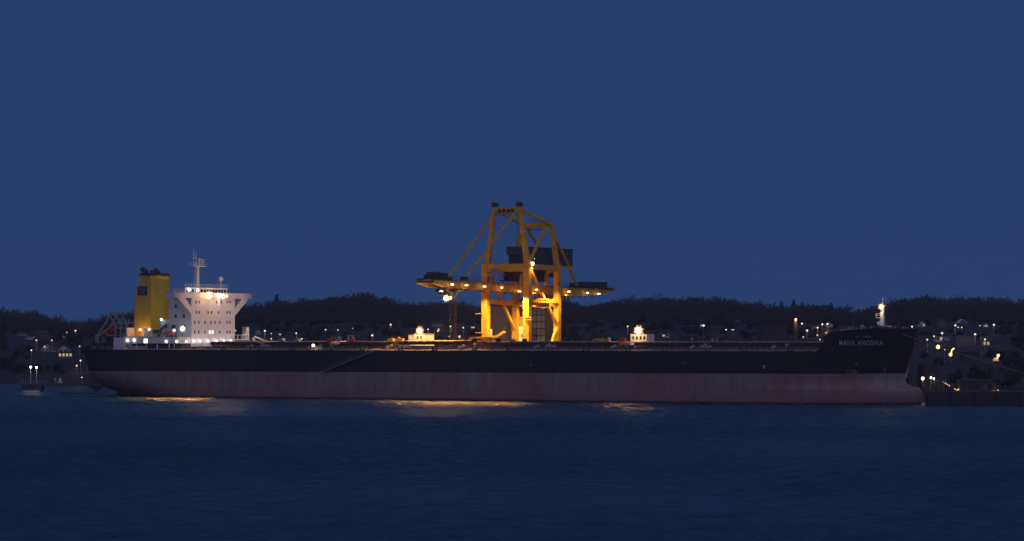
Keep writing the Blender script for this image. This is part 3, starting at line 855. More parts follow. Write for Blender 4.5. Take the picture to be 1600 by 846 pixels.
# poop deckhouse below the funnel, provision crane and lamps
def build_poop():
    b = MB(); b.box(9.4, 30.0, -17.4, -11.3, 15.9, 17.8); b.box(9.4, 18.7, -11.3, 12, 15.9, 17.8); b.box(2.0, 9.4, -12, 12, DECK - .03, 17.6)
    b.box(9.2, 30.1, -17.6, -17.2, 17.8, 17.9)
    b.box(9.4, 10.4, -17.4, -16.0, DECK - .03, 15.9); b.box(11.5, 17.0, -15.4, -14.8, DECK - .03, 15.2)
    ph = b.build('poop_deckhouse', M['white'], ship)
    b = MB(); b.box(10.4, 26, -14.0, -13.6, DECK - .03, 15.88); b.build('recess_wall', M['dark'], ph)
    for u in (14.5, 18.0, 22.0, 26.4, 28.2):
        b = MB(); b.tube((u, -17.1, DECK - .03), (u, -17.1, 15.9), 0.12, 8); b.build('pillar', M['white'], ph)
    r = MB()
    for k in range(14): u = 9.6 + k*1.55; r.box(u - .04, u + .04, -17.3, -17.22, 17.9, 18.9)
    for z in (18.4, 18.9): r.box(9.6, 29.8, -17.3, -17.22, z - .03, z + .03)
    r.build('railing', M['white'], ph)
    for (x, y, m_) in ((199, 532, 'b_white'), (209.5, 531.8, 'b_white'), (259.5, 533.8, 'b_cool'), (276, 533.8, 'b_cool'), (291, 533.8, 'b_cool')):
        p = at(x, y, v=-17.55); b = MB(); b.ball((p.x, -17.55, p.z), 0.34, 10, 6); b.build('deck_lamp', M[m_], ph)
        LAMPS.append((ship, (p.x, -18.3, p.z), 1.6, WHITE, 0.25, None, None))
    for k, x in enumerate((226, 229)):
        p = at(x, 533, v=-17.45); b = MB(); b.box(p.x - .25, p.x + .25, -17.46, -17.42, p.z - .6, p.z + .6); b.build('window', M['b_cool'], ph)
    # orange lit doorway at the foot of the funnel
    b = MB(); b.box(5.0, 11.0, -9.0, -5.1, 17.8, 18.0); b.box(4.4, 4.6, -8.8, -5.1, 18.0, 20.6); b.box(11.0, 11.2, -8.8, -5.1, 18.0, 20.6); b.build('funnel_platform', M['white'], ship)
    for (x, y) in ((219, 515.5), (233, 515)):
        p = at(x, y, v=-9.2); b = MB(); b.ball((p.x, -9.2, p.z), 0.36, 10, 6); b.build('deck_lamp', M['b_warm'], ship); MB().tube((p.x, -9.2, 17.8), (p.x, -9.2, p.z), 0.07, 6).build('lamp_post', M['dark'], ship)
    LAMPS.append((ship, (8.4, -7.0, 19.6), 240, (1.0, 0.45, 0.10), 0.3, None, None))
    # lamp on the casing lighting funnel and tower side
    p = at(252, 499.5, v=-11.9); b = MB(); b.ball((p.x, -11.9, p.z), 0.36, 10, 6); b.build('deck_lamp', M['b_cool'], ship)
    LAMPS.append((ship, (p.x - .6, -12.9, p.z + .3), 6, COOL, 0.3, None, None))
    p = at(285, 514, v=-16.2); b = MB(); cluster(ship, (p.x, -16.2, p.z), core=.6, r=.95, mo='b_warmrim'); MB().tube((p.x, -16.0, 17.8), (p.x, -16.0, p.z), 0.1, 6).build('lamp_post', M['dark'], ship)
    LAMPS.append((ship, (p.x - .2, -17.4, p.z + .2), 16, WHITE, 0.4, None, None))
    LAMPS.append((ship, (20.2, -2.0, 25.5), 300, (1.0, 0.9, 0.6), 0.3, None, None))
    b = MB(); b.box(20.3, 22.0, -2.1, -1.9, 25.9, 26.1); b.ball((20.4, -2, 25.8), .25, 8, 6); b.build('wall_lamp', M['b_warm'], ship)
    p = at(272, 516.5, v=-15.5); b = MB(); b.ball((p.x, -15.5, p.z), 0.34, 10, 6); b.build('deck_lamp', M['b_white'], ship); MB().box(p.x - .7, p.x + .5, -15.8, -15.2, p.z + .5, p.z + 1.6).build('lamp_hood', M['dark'], ship)
    # provision crane with its jib
    p0 = at(247, 519, v=-13); p1 = at(261, 507, v=-13)
    b = MB(); b.tube((p0.x, -13, 17.8), (p0.x, -13, p0.z), 0.6, 10); b.box(p0.x - 1.4, p0.x + .7, -13.8, -12.2, p0.z - .6, p0.z + .6); b.beam((p0.x, -13, p0.z), (p1.x, -13, p1.z), 0.45); b.box(p0.x + 3.5, p0.x + 6.5, -14.2, -12.6, 17.9, 18.9)
    b.build('provision_crane', M['dark'], ship)
    b = MB(); b.ball((p0.x + 5.6, -15.2, 18.8), 0.7, 10, 6, rx=2.2, rz=.6); b.build('rescue_boat', M['orange'], ship, smooth=True)
    # open side passage at the port end, lit pillar and rails
    b = MB(); b.box(27.5, SSU - .1, 11.2, 19.2, 16.8, 17.2)
    for v_ in (13.0, 15.0, 16.8, 18.8): b.box(SSU - .3, SSU - .12, v_ - .12, v_ + .12, 17.2, 18.4)
    b.box(SSU - .3, SSU - .12, 11.2, 19.2, 18.35, 18.5)
    for v_ in (15.8, 18.9): b.box(SSU - .35, SSU - .1, v_ - .15, v_ + .15, DECK - .03, 16.8)
    b.box(28.6, SSU - .1, 17.4, 17.75, 17.2, 20.8); b.box(28.6, SSU - .1, 18.6, 18.95, 17.2, 20.8); b.box(28.6, SSU - .1, 17.4, 18.95, 19.6, 20.9)
    b.build('boat_deck', M['white'], ship)
    LAMPS.append((ship, (SSU + 1.5, 17.5, 19.0), 110, WARM, 0.3, None, None))
    b = MB(); b.beam((31, 20.3, 18.0), (36, 20.3, 16.4), 0.25, 0.5); b.beam((31, 19.3, 17.4), (34, 19.3, 15.6), 0.25, 0.5); b.build('boarding_ladder', M['white'], ship)
build_poop()

# free-fall lifeboat ramp at the stern; the boat itself rests on it
GV = -5.0
def gp(x, y): return at(x, y, v=GV)
g = MB()
for dv in (-1.7, 1.7):
    def P(x, y):
        q = gp(x, y); return (q.x, GV + dv, q.z)
    g.beam(P(186, 505), P(186, 545), 0.42); g.beam(P(194, 506), P(194, 530), 0.32); g.beam(P(202, 500), P(202, 530), 0.32)
    g.beam(P(184, 505), P(206, 505), 0.42); g.beam(P(186, 513), P(202, 513), 0.3)
    g.beam(P(157.5, 525), P(181, 489), 0.5); g.beam(P(185, 505), P(159, 526), 0.45)
    g.beam(P(180, 489), P(190, 489), 0.42); g.beam(P(190, 489), P(183, 501), 0.35); g.beam(P(177.5, 495), P(185, 506), 0.35)
    g.beam(P(170, 519), P(174, 525), 0.3); g.beam(P(174, 525), P(183, 524), 0.3); g.beam(P(187, 496), P(192, 505), 0.35)
    g.beam(P(156, 523), P(156, 535), 0.55); g.beam(P(160, 524), P(158.5, 536), 0.35); g.beam(P(206, 499), P(206, 505), 0.22); g.beam(P(196, 499), P(196, 505), 0.22)
for (x, y) in ((181, 489), (190, 489), (157.5, 525), (186, 505), (202, 505), (156, 535), (170, 507)):
    q = gp(x, y); g.beam((q.x, GV - 1.7, q.z), (q.x, GV + 1.7, q.z), 0.3)
g.build('lifeboat_davit', M['grey'], ship)
q0, q1 = gp(184, 512), gp(163, 524)
boat = empty('lifeboat', wpos(q0.x * .5 + q1.x * .5, GV, q0.z * .5 + q1.z * .5), -TH)
tag(boat, 'enclosed red lifeboat slanting on its stern ramp', 'lifeboat')
d_ = Vector((q1.x - q0.x, 0, q1.z - q0.z)); ang = math.atan2(-d_.z, -d_.x) * 1.0
bm_ = MB(); bm_.ball((0, 0, 0), 1.2, 14, 10, rx=3.6, ry=1.25, rz=1.05); o = bm_.build('hull', M['orange'], boat, smooth=True); o.rotation_euler = (0, -ang, 0)
bm_ = MB(); bm_.box(0.6, 2.4, -.7, .7, 0.5, 1.45); o = bm_.build('cabin', M['orange'], boat); o.rotation_euler = (0, -ang, 0)

for (x, y, w_, h_, m_) in ((441, 532, 1.3, .8, 'grey'), (466, 532.3, 1.0, .7, 'grey'), (518, 532.5, 2.0, .9, 'orange'), (551, 532, 1.0, .9, 'orange'), (612, 534, 1.6, .8, 'crane'), (625, 534.5, 2.4, .8, 'crane'), (742, 531.5, .8, .8, 'needle'), (779, 531.5, .9, .8, 'needle'), (760, 531.5, 2.6, 1.2, 'crane'), (931, 533.5, 1.2, .7, 'grey'), (942, 533.5, 2.0, .8, 'crane'), (951, 533.3, .7, 1.0, 'grey'), (974, 533, 1.6, 1.0, 'orange'), (801, 533, 1.2, .6, 'grey'), (820, 533.2, .8, .7, 'dark'), (530, 532.5, .5, 1.3, 'grey')):
    q = at(x, y, v=-9.0)
    b = MB(); b.box(q.x - w_/2, q.x + w_/2, -9.7, -8.4, 16.5, 16.6 + h_); b.box(q.x - w_/2 - .08, q.x - w_/2 + .1, -9.8, -8.3, 16.45, 16.9 + h_ * .4); b.tube((q.x, -9.0, 16.6 + h_), (q.x, -9.0, 16.85 + h_), .12, 6)
    b.build('hatch_gear', M[m_], ship)

# accommodation ladder hanging down the side
p0, p1 = at(508, 579.5, v=-22.9), at(584, 549, v=-22.9)
b = MB()
for v_ in (-23.35, -22.55): b.beam((p0.x, v_, p0.z), (p1.x, v_, p1.z), 0.1, 0.28)
n = 34
for k in range(n):
    t = (k + .5) / n; b.box(p0.x + (p1.x - p0.x)*t - .14, p0.x + (p1.x - p0.x)*t + .14, -23.3, -22.6, p0.z + (p1.z - p0.z)*t - .02, p0.z + (p1.z - p0.z)*t + .04)
lad = b.build('accommodation_ladder', M['steel'], ship)
b = MB()
for v_ in (-23.35, -22.55):
    b.beam((p0.x, v_, p0.z + 1.0), (p1.x, v_, p1.z + 1.0), 0.05)
    for k in range(14):
        t = k / 13; c = (p0.x + (p1.x - p0.x)*t, v_, p0.z + (p1.z - p0.z)*t); b.box(c[0] - .03, c[0] + .03, v_ - .03, v_ + .03, c[2], c[2] + 1.0)
b.build('handrail', M['steel'], lad)
b = MB(); b.box(p0.x - 1.4, p0.x, -23.4, -22.4, p0.z - .25, p0.z - .1); b.build('platform', M['grey'], lad)
# yellow deck lamp by the rail aft of the ladder, second lamp niche
p = at(490, 540, v=-20.6)
b = MB(); b.box(p.x - 1.2, p.x + 2.4, -20.2, -19.2, DECK - .04, DECK + .9); b.build('gangway_winch', M['grey'], ship)
b = MB(); b.ball((p.x, -20.8, p.z), 0.4, 10, 6); b.build('deck_lamp', M['b_warm'], ship); MB().tube((p.x, -20.8, DECK), (p.x, -20.8, p.z), 0.08, 6).build('lamp_post', M['dark'], ship)
LAMPS.append((ship, (p.x + .2, -21.6, p.z - .1), 70, (1.0, 0.66, 0.2), 0.3, None, None))

# foremast
b = MB(); b.beam((247.2, 0, 18.3), (247.3, 0, 25.4), 1.35, 1.35, w2=0.8); b.tube((247.3, 0, 25.4), (247.4, 0, 28.3), 0.09, 6)
fm = b.build('foremast', M['white'], ship)
b = MB(); b.box(245.6, 247.0, -.7, .7, 22.9, 23.05)
for z in (23.5, 24.0): b.box(245.6, 245.66, -.7, .7, z, z + .06); b.box(245.6, 247, -.72, -.66, z, z + .06)
b.box(245.6, 245.68, -.72, -.64, 23, 24.06); b.box(245.9, 246.6, -.4, .4, 21.2, 21.9)
b.build('platform', M['white'], fm)
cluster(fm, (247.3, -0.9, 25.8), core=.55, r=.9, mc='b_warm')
b = MB(); b.ball((246.0, -.8, 23.6), 0.16, 8, 6); b.build('side_light', glow('red_lamp', (1, .12, .05), 1.5), fm)
LAMPS.append((ship, (247.3, -1.9, 25.7), 420, WARM, 0.3, None, None))

# lettering on the bow, laid onto the plating
def hull_text(txt, x0, x1, ytop, ybot, name, bold=0.008):
    cu = bpy.data.curves.new(name, 'FONT'); cu.body = txt; cu.size = 1.0; cu.offset = bold; cu.space_character = 1.18; cu.space_word = 1.15
    o = bpy.data.objects.new(name, cu); COL.objects.link(o)
    bpy.context.view_layer.update()
    dg = bpy.context.evaluated_depsgraph_get()
    me = bpy.data.meshes.new_from_object(o.evaluated_get(dg))
    bpy.data.objects.remove(o); bpy.data.curves.remove(cu)
    co = np.empty(len(me.vertices) * 3); me.vertices.foreach_get('co', co); co = co.reshape(-1, 3)
    mn, mx_ = co.min(0), co.max(0)
    def solve(x, y):
        v_ = -16.0
        for _ in range(12):
            q = at(x, y, v=v_); v_ = 0.5 * v_ + 0.5 * (-half(q.x, q.z))
        return q
    qa, qb = solve(x0, ybot), solve(x1, ybot); qt = solve(x0, ytop)
    out = []
    for c in co:
        u = qa.x + (c[0] - mn[0]) / (mx_[0] - mn[0]) * (qb.x - qa.x)
        z = qa.z + (c[1] - mn[1]) / (mx_[1] - mn[1]) * (qt.z - qa.z)
        out.append((u, -half(u, z) - 0.035, z))
    me.vertices.foreach_set('co', np.array(out).ravel()); me.update()
    me.materials.clear(); me.materials.append(M['letter'])
    return link(bpy.data.objects.new('name_lettering', me), ship)
hull_text('MAHA ANOSHA', 1312, 1381, 531.8, 540.0, 'name_lettering')
try: hull_text('\u092e\u0939\u093e  \u0905\u0928\u094b\u0936\u093e', 1336.5, 1362, 524.5, 528.6, 'name_lettering', 0.0)
except Exception as ex: print('text', ex)
def onside(u, z): return -half(u, z) - 0.03
b = MB()
for k in range(30):
    y = 633.0 - k * 2.0; v_ = -12.0
    for _ in range(30):
        q = at(1382, y, v=v_); v_ = 0.6 * v_ + 0.4 * (-half(q.x, q.z))
    b.box(q.x - .15, q.x + .13 + .1 * (k % 2), onside(q.x, q.z) - .02, onside(q.x, q.z) + .01, q.z, q.z + .12)
b.build('draught_marks', M['letter'], ship)
b = MB(); u, z = 243.6, 8.75
for k in range(12):
    t0, t1 = -math.pi/2 + math.pi*k/12, -math.pi/2 + math.pi*(k+1)/12
    a_ = (u + 1.2 + .5*math.cos(t0), 0, z + .35*math.sin(t0)); c_ = (u + 1.2 + .5*math.cos(t1), 0, z + .35*math.sin(t1))
    b.beam((a_[0], onside(a_[0], a_[2]), a_[2]), (c_[0], onside(c_[0], c_[2]), c_[2]), .09)
for zz in (z - .35, z + .35): b.beam((u - .6, onside(u - .6, zz), zz), (u + 1.2, onside(u + 1.2, zz), zz), .09)
b.build('bulb_mark', M['letter'], ship)
for (x, y) in ((1194, 573.5), (1070, 567), (1338, 569), (830, 571)):
    p = at(x, y, v=-22.03); b = MB()
    if x == 1194: b.box(p.x - .16, p.x + .16, -22.05, -22.01, p.z - .6, p.z + .5); b.box(p.x - .4, p.x + .4, -22.06, -22.02, p.z + .15, p.z + .35)
    else: b.box(p.x - .25, p.x + .25, -22.05, -22.01, p.z - .14, p.z + .14)
    b.build('side_mark', M['letter'], ship)

# hull plating seams: thin vertical weld strips
b = MB()
for k in range(15):
    u = 40 + k * 12.1; b.box(u - .05, u + .05, -22.012, -21.99, 0.2, DECK - .3)
b.build('plate_seam', M['hull_black'], ship) if False else None

# ================================================================== THE CRANE
CB = (115.0, 38.0, 3.2)
crane = empty('ship_unloader', wpos(*CB), -TH)
tag(crane, 'tall yellow lattice unloading crane straddling the quay above the ship', 'crane')
def CR(mb, name, m_, parent=None, smooth=False): return mb.build(name, m_, parent or crane, CB, smooth)
def leg(p, q, w, w2=None): CR(MB().beam(p, q, w, w, w2=w2), 'leg', M['crane'])
Y = M['crane']
for (u, v_) in ((108.0, 29.0), (122.2, 29.0), (107.8, 47.0), (122.2, 47.0)):
    leg((u, v_, 4.6), (u, v_, 39.5), 1.9 if v_ < 40 else 1.7)
    CR(MB().box(u - 3.5, u + 3.5, v_ - .9, v_ + .9, 3.9, 5.2), 'bogie_beam', Y)
    w = MB()
    for k in (-2.8, -1, 1, 2.8): w.tube((u + k, v_ - .3, 3.75), (u + k, v_ + .3, 3.75), 0.42, 12)
    CR(w, 'wheels', M['dark'])
for (p, q, w, w2) in (((108.7, 29, 39.4), (111.2, 29, 56.2), 1.35, .95), ((122.2, 29, 39.4), (119.5, 29, 56.2), 1.5, .95), ((108.4, 47, 39.2), (110.8, 47, 51.9), 1.15, .95), ((122.0, 47, 39.2), (120.1, 47, 51.9), 1.3, 1.0)):
    CR(MB().beam(p, q, w, w, w2=w2), 'tower_post', Y)
beams = [((111.3, 29, 55.2), (119.4, 29, 55.2), 1.1, 1.5), ((110.9, 47, 51.2), (120.0, 47, 51.2), 1.2, 1.5),
         ((108.9, 29, 38.2), (121.3, 29, 38.2), 1.5, 2.3), ((108.7, 47, 38.2), (121.3, 47, 38.2), 1.4, 1.6),
         ((108.0, 30, 38.6), (108.0, 46.1, 38.2), 1.2, 1.5), ((122.2, 30, 38.6), (122.2, 46.1, 38.2), 1.2, 1.5),
         ((108.0, 30, 28.4), (108.0, 46.1, 27.9), 1.1, 1.5), ((108.8, 47, 27.6), (121.3, 47, 27.6), 1.0, 1.3)]
for p, q, w, h in beams: CR(MB().beam(p, q, w, h), 'cross_beam', Y)
br = [((119.6, 29.4, 55.3), (120.1, 46.6, 51.4), .75), ((111.3, 29.4, 55.3), (110.9, 46.6, 51.4), .7),
      ((120.3, 33.0, 39.6), (120.3, 43.8, 50.9), .75), ((110.2, 47.0, 50.6), (110.2, 39.5, 41.0), .7), ((122.4, 30.0, 37.9), (122.4, 47.0, 20.8), .8), ((122.4, 46.8, 21.2), (122.4, 38.0, 8.0), .8),
      ((108.0, 33.5, 34.0), (108.0, 45.8, 20.4), .75), ((119.7, 46.9, 51.0), (118.0, 66.8, 33.6), .65), ((111.6, 47, 51.0), (112.0, 66.8, 33.6), .65),
      ((108, 30, 38.6), (108, 38.5, 28.9), .6)]
for p, q, w in br: CR(MB().beam(p, q, w), 'brace', Y)
for p, q in (((118.8, 28.6, 54.9), (117.3, 1.6, 34.6)), ((111.8, 28.6, 54.9), (112.2, 0.4, 34.6))): CR(MB().beam(p, q, .42, .6), 'forestay', Y)
for v_ in (1.6,):
    for u in (112.2, 117.3): CR(MB().box(u - .5, u + .5, v_ - 2.0, v_ + .9, 34.0, 35.1), 'stay_bracket', M['dark'])
# sheave housings and walkways at the head
for u in (111.2, 119.5):
    w = MB(); w.box(u - .8, u + .8, 28.2, 29.8, 56.2, 57.3); w.tube((u - .5, 28.6, 57.2), (u + .5, 28.6, 57.1), .5, 12); CR(w, 'sheave_housing', M['dark'])
w = MB(); w.box(111.5, 119.3, 28.0, 28.5, 53.7, 53.85)
for k in range(9): w.box(111.6 + k*.95, 111.66 + k*.95, 28.0, 28.06, 53.85, 54.8)
w.box(111.5, 119.3, 28.0, 28.06, 54.75, 54.82); CR(w, 'head_walkway', M['dark'])
w = MB()
for k in range(4): w.tube((113 + k*1.5, 28.0, 55.0), (113.5 + k*1.5, 28.0, 55.0), .55, 10)
CR(w, 'sheave', M['dark'])
w = MB(); w.box(112.5, 119.0, 46.0, 46.3, 49.9, 50.1); w.box(112.0, 120, 47.6, 47.7, 52.9, 53.0)
for k in range(9): w.box(112 + k, 112.06 + k, 47.6, 47.66, 51.9, 53.0)
CR(w, 'head_walkway', M['dark'])
w = MB()
for k in range(30): w.box(119.2, 119.8, 28.0, 28.06, 39.6 + k*.5, 39.66 + k*.5)
for u in (119.2, 119.8): w.box(u - .03, u + .03, 28.0, 28.06, 39.5, 54.5)
CR(w, 'ladder', M['dark'])

# boom: two box girders with cross members
def ztop(v): return float(np.interp(v, [-16, -11, 13, 44, 91], [33.95, 33.85, 33.6, 33.15, 32.6]))
def zbot(v): return float(np.interp(v, [-16, -13, -10, 13, 44, 64, 78, 91], [33.0, 32.4, 31.95, 31.5, 30.65, 30.25, 30.6, 32.0]))
vv = [-16, -13, -10, 0, 13, 28, 44, 56, 64, 78, 91]
for u in (112.2, 117.2):
    g = MB(); vs = []; fs = []
    for v_ in vv: vs += [(u - .5, v_, zbot(v_)), (u + .5, v_, zbot(v_)), (u + .5, v_, ztop(v_)), (u - .5, v_, ztop(v_))]
    for i in range(len(vv) - 1):
        for j in range(4): fs.append((i*4+j, i*4+(j+1) % 4, (i+1)*4+(j+1) % 4, (i+1)*4+j))
    fs += [(0, 1, 2, 3), (len(vs)-4, len(vs)-3, len(vs)-2, len(vs)-1)]
    g.add(vs, fs)
    for v_ in np.arange(-14, 90, 4.0):
        s_ = 1 if u > 115 else -1
        g.box(u + s_*.5, u + s_*.62, v_ - .06, v_ + .06, zbot(v_) + .15, ztop(v_) - .1)
    CR(g, 'boom_girder', Y)
for v_ in (-15.6, -8, 4, 16, 52, 64, 76, 90): CR(MB().box(112.7, 116.7, v_ - .4, v_ + .4, zbot(v_) + .2, ztop(v_) - .2), 'cross_beam', Y)
w = MB()
for (a_, c_) in ((-17, 28), (48, 91)):
    for k in range(int((c_ - a_) / 2) + 1):
        v_ = a_ + 2*k; w.box(118.35, 118.41, v_ - .03, v_ + .03, ztop(v_) - .1, ztop(v_) + 1.0)
    for dz in (0.5, 1.0): w.beam((118.38, a_, ztop(a_) + dz), (118.38, c_, ztop(c_) + dz), .06)
    w.beam((118.05, a_, ztop(a_)), (118.05, c_, ztop(c_)), .7, .08)
CR(w, 'walkway', M['dark'])
w = MB(); w.beam((116.9, -14, 35.4), (116.9, 28, 35.2), .05); w.beam((112.4, -14, 35.4), (112.4, 28, 35.2), .05); w.beam((116.9, 48, 34.6), (116.9, 86, 34.2), .05)
CR(w, 'cable', M['dark'])
for k in range(24): v_ = -12 + k*4.1; CR(MB().box(116.95, 117.1, v_ - .25, v_ + .25, zbot(v_) - .75, zbot(v_) - .02), 'cable_hanger', M['dark'])
for k in range(8): v_ = 50 + k*2.2; CR(MB().box(115.5, 115.9, v_ - .2, v_ + .2, zbot(v_) - 1.3, zbot(v_) + .2), 'cable_hanger', M['dark'])
# machinery at the two boom ends
w = MB(); w.box(112.5, 117.5, -17.2, -6.0, 34.0, 34.35); w.box(113, 117, -14.0, -9.5, 34.35, 35.4); w.box(113.5, 116.5, -9.0, -6.6, 34.35, 36.0); w.tube((113, -12, 35.5), (117, -12, 35.5), .8, 12); w.box(114, 116, -15.8, -14.6, 34.35, 35.2)
CR(w, 'end_machinery', M['dark'])
w = MB(); w.box(113.3, 117.1, -18.0, -16.0, 33.4, 33.65); CR(w, 'end_platform', M['dark'])
w = MB(); w.box(112.5, 118, 70, 89, ztop(80) + .05, ztop(80) + .35)
for (a_, c_, h_) in ((71, 74, 1.3), (75, 79, 1.7), (80, 83.5, 1.5), (84.5, 87.5, 1.8)): w.box(113, 117.4, a_, c_, ztop(80) + .35, ztop(80) + .35 + h_)
w.box(118, 118.06, 70, 92, ztop(90) + 1.3, ztop(90) + 1.36); w.box(113, 118, 88, 91.6, ztop(90), ztop(90) + .3)
CR(w, 'end_machinery', M['dark'])
# trolley, cab and hoist ropes
w = MB(); w.box(112.8, 116.6, -7.5, 1.2, 30.7, 31.5); w.box(112.9, 116.5, -5.5, -1.5, 30.0, 30.7); CR(w, 'trolley', M['dark'])
w = MB(); w.box(115.0, 117.6, -6.4, -3.6, 28.7, 30.6); cab = CR(w, 'operator_cab', M['dark'])
CR(MB().box(115.2, 117.4, -6.43, -6.4, 29.2, 30.3), 'window', M['glass'], cab)
for (du, v_, r_) in ((0, -2.3, .04), (.3, -1.6, .035), (0, .5, .11), (.25, .9, .05)): CR(MB().tube((114.5 + du, v_, 12), (114.5 + du, v_, 30.9), r_, 6), 'hoist_rope', M['hatch'])
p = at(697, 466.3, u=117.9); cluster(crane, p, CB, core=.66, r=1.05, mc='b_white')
LAMPS.append((ship, (118.5, p.y - .3, p.z - .9), 1800, (1, .6, .22), .4, None, None))
p = at(703.5, 465.8, u=117.2); w = MB(); w.ball(p, 0.5, 10, 6); CR(w, 'floodlight', M['b_sod'])

# machinery house with its cladding
w = MB(); w.box(114.0, 118.5, 32.2, 63.2, 39.3, 44.3); w.box(113.7, 118.75, 31.1, 63.4, 44.3, 44.5); w.box(113.8, 118.62, 31.2, 39.0, 42.0, 44.3)
mh = CR(w, 'machinery_house', M['cranedark'])
pm = MB().box(-1.02, 1.02, -.06, .0, -2.45, 2.45).mesh('panel', M['cranedark'])
for k in range(11):
    o = link(bpy.data.objects.new('panel', pm), mh); v_ = 40.2 + k * 2.12
    o.rotation_euler = (0, 0, 0); o.location = (118.5 - CB[0], v_ - CB[1], 41.78 - CB[2]); o.rotation_euler = (0, 0, math.pi/2)
CR(MB().box(118.57, 118.63, 39.3, 39.6, 40.9, 41.2), 'door_lamp', M['b_town'], mh)
w = MB(); w.box(113.5, 118.9, 31.5, 63.4, 38.95, 39.28); CR(w, 'house_floor', Y)
w = MB(); w.box(113, 118.3, 50.5, 54.2, 35.8, 38.9); CR(w, 'transformer_box', M['cranedark'])
w = MB(); w.box(113, 118.8, 31, 46, 34.6, 38.9); w.box(112, 119.4, 30.5, 47, 34.3, 34.6); CR(w, 'winch_room', M['hatch'])
w = MB(); w.box(113, 119, 34, 46, 38.9, 39.2); CR(w, 'house_floor', M['dark'])
for (x0, x1, y0, y1) in ((768.5, 780.5, 421, 425), (782, 794, 421, 425), (768.5, 779, 428, 432), (781, 793, 428, 432)):
    a_, c_ = at(x0, y1, u=113.5), at(x1, y0, u=113.5); CR(MB().box(112.2, 113.5, a_.y, c_.y, a_.z, c_.z), 'electrical_cabinet', M['grey'])
# curved bracket
w = MB(); pts = [(119.4, 45.0, 33.2), (119.4, 45.1, 35.5), (119.4, 45.7, 36.8), (119.4, 47.0, 37.5), (119.4, 49.0, 37.6)]
for i in range(4): w.beam(pts[i], pts[i+1], .9)
CR(w, 'curved_bracket', Y)
w = MB(); pts = [(119.2, 30.4, 33.5), (119.2, 30.4, 35.6), (119.2, 31.4, 36.4), (119.2, 32.4, 35.6), (119.2, 32.4, 33.5)]
for i in range(4): w.beam(pts[i], pts[i+1], .6)
CR(w, 'curved_bracket', Y)
# lit service platform between the right hand legs
w = MB(); w.box(121.0, 123.4, 30.1, 46.0, 27.9, 28.15)
for k in range(9):
    v_ = 30.4 + k * 1.9; w.box(123.3, 123.36, v_ - .03, v_ + .03, 28.15, 29.25); w.box(121, 121.06, v_ - .03, v_ + .03, 28.15, 29.25)
for z in (28.7, 29.2): w.box(123.3, 123.36, 30.1, 46, z, z + .06); w.box(121, 121.06, 30.1, 46, z, z + .06)
w.prism([(34, 28.15), (36, 29.3), (39, 29.3), (41, 28.15)], 0, 121.4, 122.8); w.box(121.3, 122.9, 42, 45.5, 28.15, 29.0); w.box(121.3, 122.9, 30.4, 33, 27.0, 27.9); w.prism([(34.5, 27.9), (35.5, 26.4), (40, 26.4), (41, 27.9)], 0, 121.2, 122.6)
CR(w, 'service_platform', Y)
# service stair, cabinets, spill chute
w = MB(); w.beam((113.0, 27.5, 18.0), (101.5, 31, 17.4), .9, .6); w.beam((113.0, 27.5, 18.0), (115.4, 27.2, 19.3), .9, .6); CR(w, 'spill_chute', Y)
for (u, z) in ((106.6, 24.6), (106.6, 19.0), (123.4, 23.5), (123.4, 22.8)):
    CR(MB().box(u - 1.3, u + 1.0, 27.4, 28.1, z, z + .2), 'landing', Y)
w = MB(); a_, c_ = at(764, 525, v=31), at(769, 514.5, v=31); w.box(a_.x, c_.x, 30.4, 31, a_.z, c_.z); CR(w, 'electrical_cabinet', M['white'])
w = MB(); a_, c_ = at(812.5, 533, v=31), at(818, 511, v=31); w.box(a_.x, c_.x, 30.4, 31, 8, c_.z); CR(w, 'electrical_cabinet', M['white'])
w = MB(); w.beam((108.0, 29.9, 24.0), (108.0, 29.9, 17), .5); CR(w, 'cable_duct', Y)
# stairs zig-zag up the near leg's side
w = MB()
for k in range(5): 
    z = 6 + k * 4.2; w.beam((119.4, 30.6 + (0 if k % 2 else 5), z), (119.4, 30.6 + (5 if k % 2 else 0), z + 4.2), .6, .12); w.box(119, 119.8, 30 if k % 2 == 0 else 35.2, 31 if k % 2 == 0 else 36.2, z + 4.1, z + 4.22)
CR(w, 'stair', M['dark'])
for v_, pw in ((-13.5, 20000), (-8.0, 16000), (6.0, 20000), (15.0, 16000)):  # extra downlights added under the boom to brighten the deck
    z = zbot(v_) - .35
    CR(MB().box(114.2, 115.4, v_ - .4, v_ + .4, z, z + .3), 'added_deck_light', M['dark'])
    LAMPS.append((ship, (114.8, v_, z - .3), pw, SODIUM, .3, 120, (0.0, 0.0, -1)))
# boom lamps: hooded lamp heads along the near girder
BL = [(706.7, 444.8), (729, 446), (757, 448), (784, 449.6), (811.6, 455.5), (839, 453), (889, 456), (918, 458), (935.6, 459.5)]
for k, (x, y) in enumerate(BL):
    p = at(x, y, u=118.9)
    big = 1.0 if k in (1, 2, 4, 5, 6, 8) else 0.7
    w = MB(); w.box(p.x - .3, p.x + .35, p.y - .8*big, p.y + .8*big, p.z + .26, p.z + .42); w.beam((117.7, p.y, p.z + .5), (p.x, p.y, p.z + .4), .12); lamp = CR(w, 'boom_lamp', M['dark'])
    w = MB(); w.ball(p, .3, 12, 6, rx=.4, ry=.85*big, rz=.27); CR(w, 'bulb', M['b_sod'] if k != 0 else M['b_warm'], lamp)
    LAMPS.append((ship, (p.x + .05, p.y, p.z - .6), 2500 * big, (1, .54, .15), .3, 155, (0.0, 0.1, -1)))
p = at(832, 412.2, u=123.2); w = MB(); w.ball(p, .55, 10, 6); w.beam((122.8, p.y, p.z - .6), p, .12); CR(w, 'floodlight', M['b_warm'])
LAMPS.append((ship, (124.0, p.y + .4, p.z - .7), 1100, SODIUM, .3, 120, (-.35, -.25, -1)))
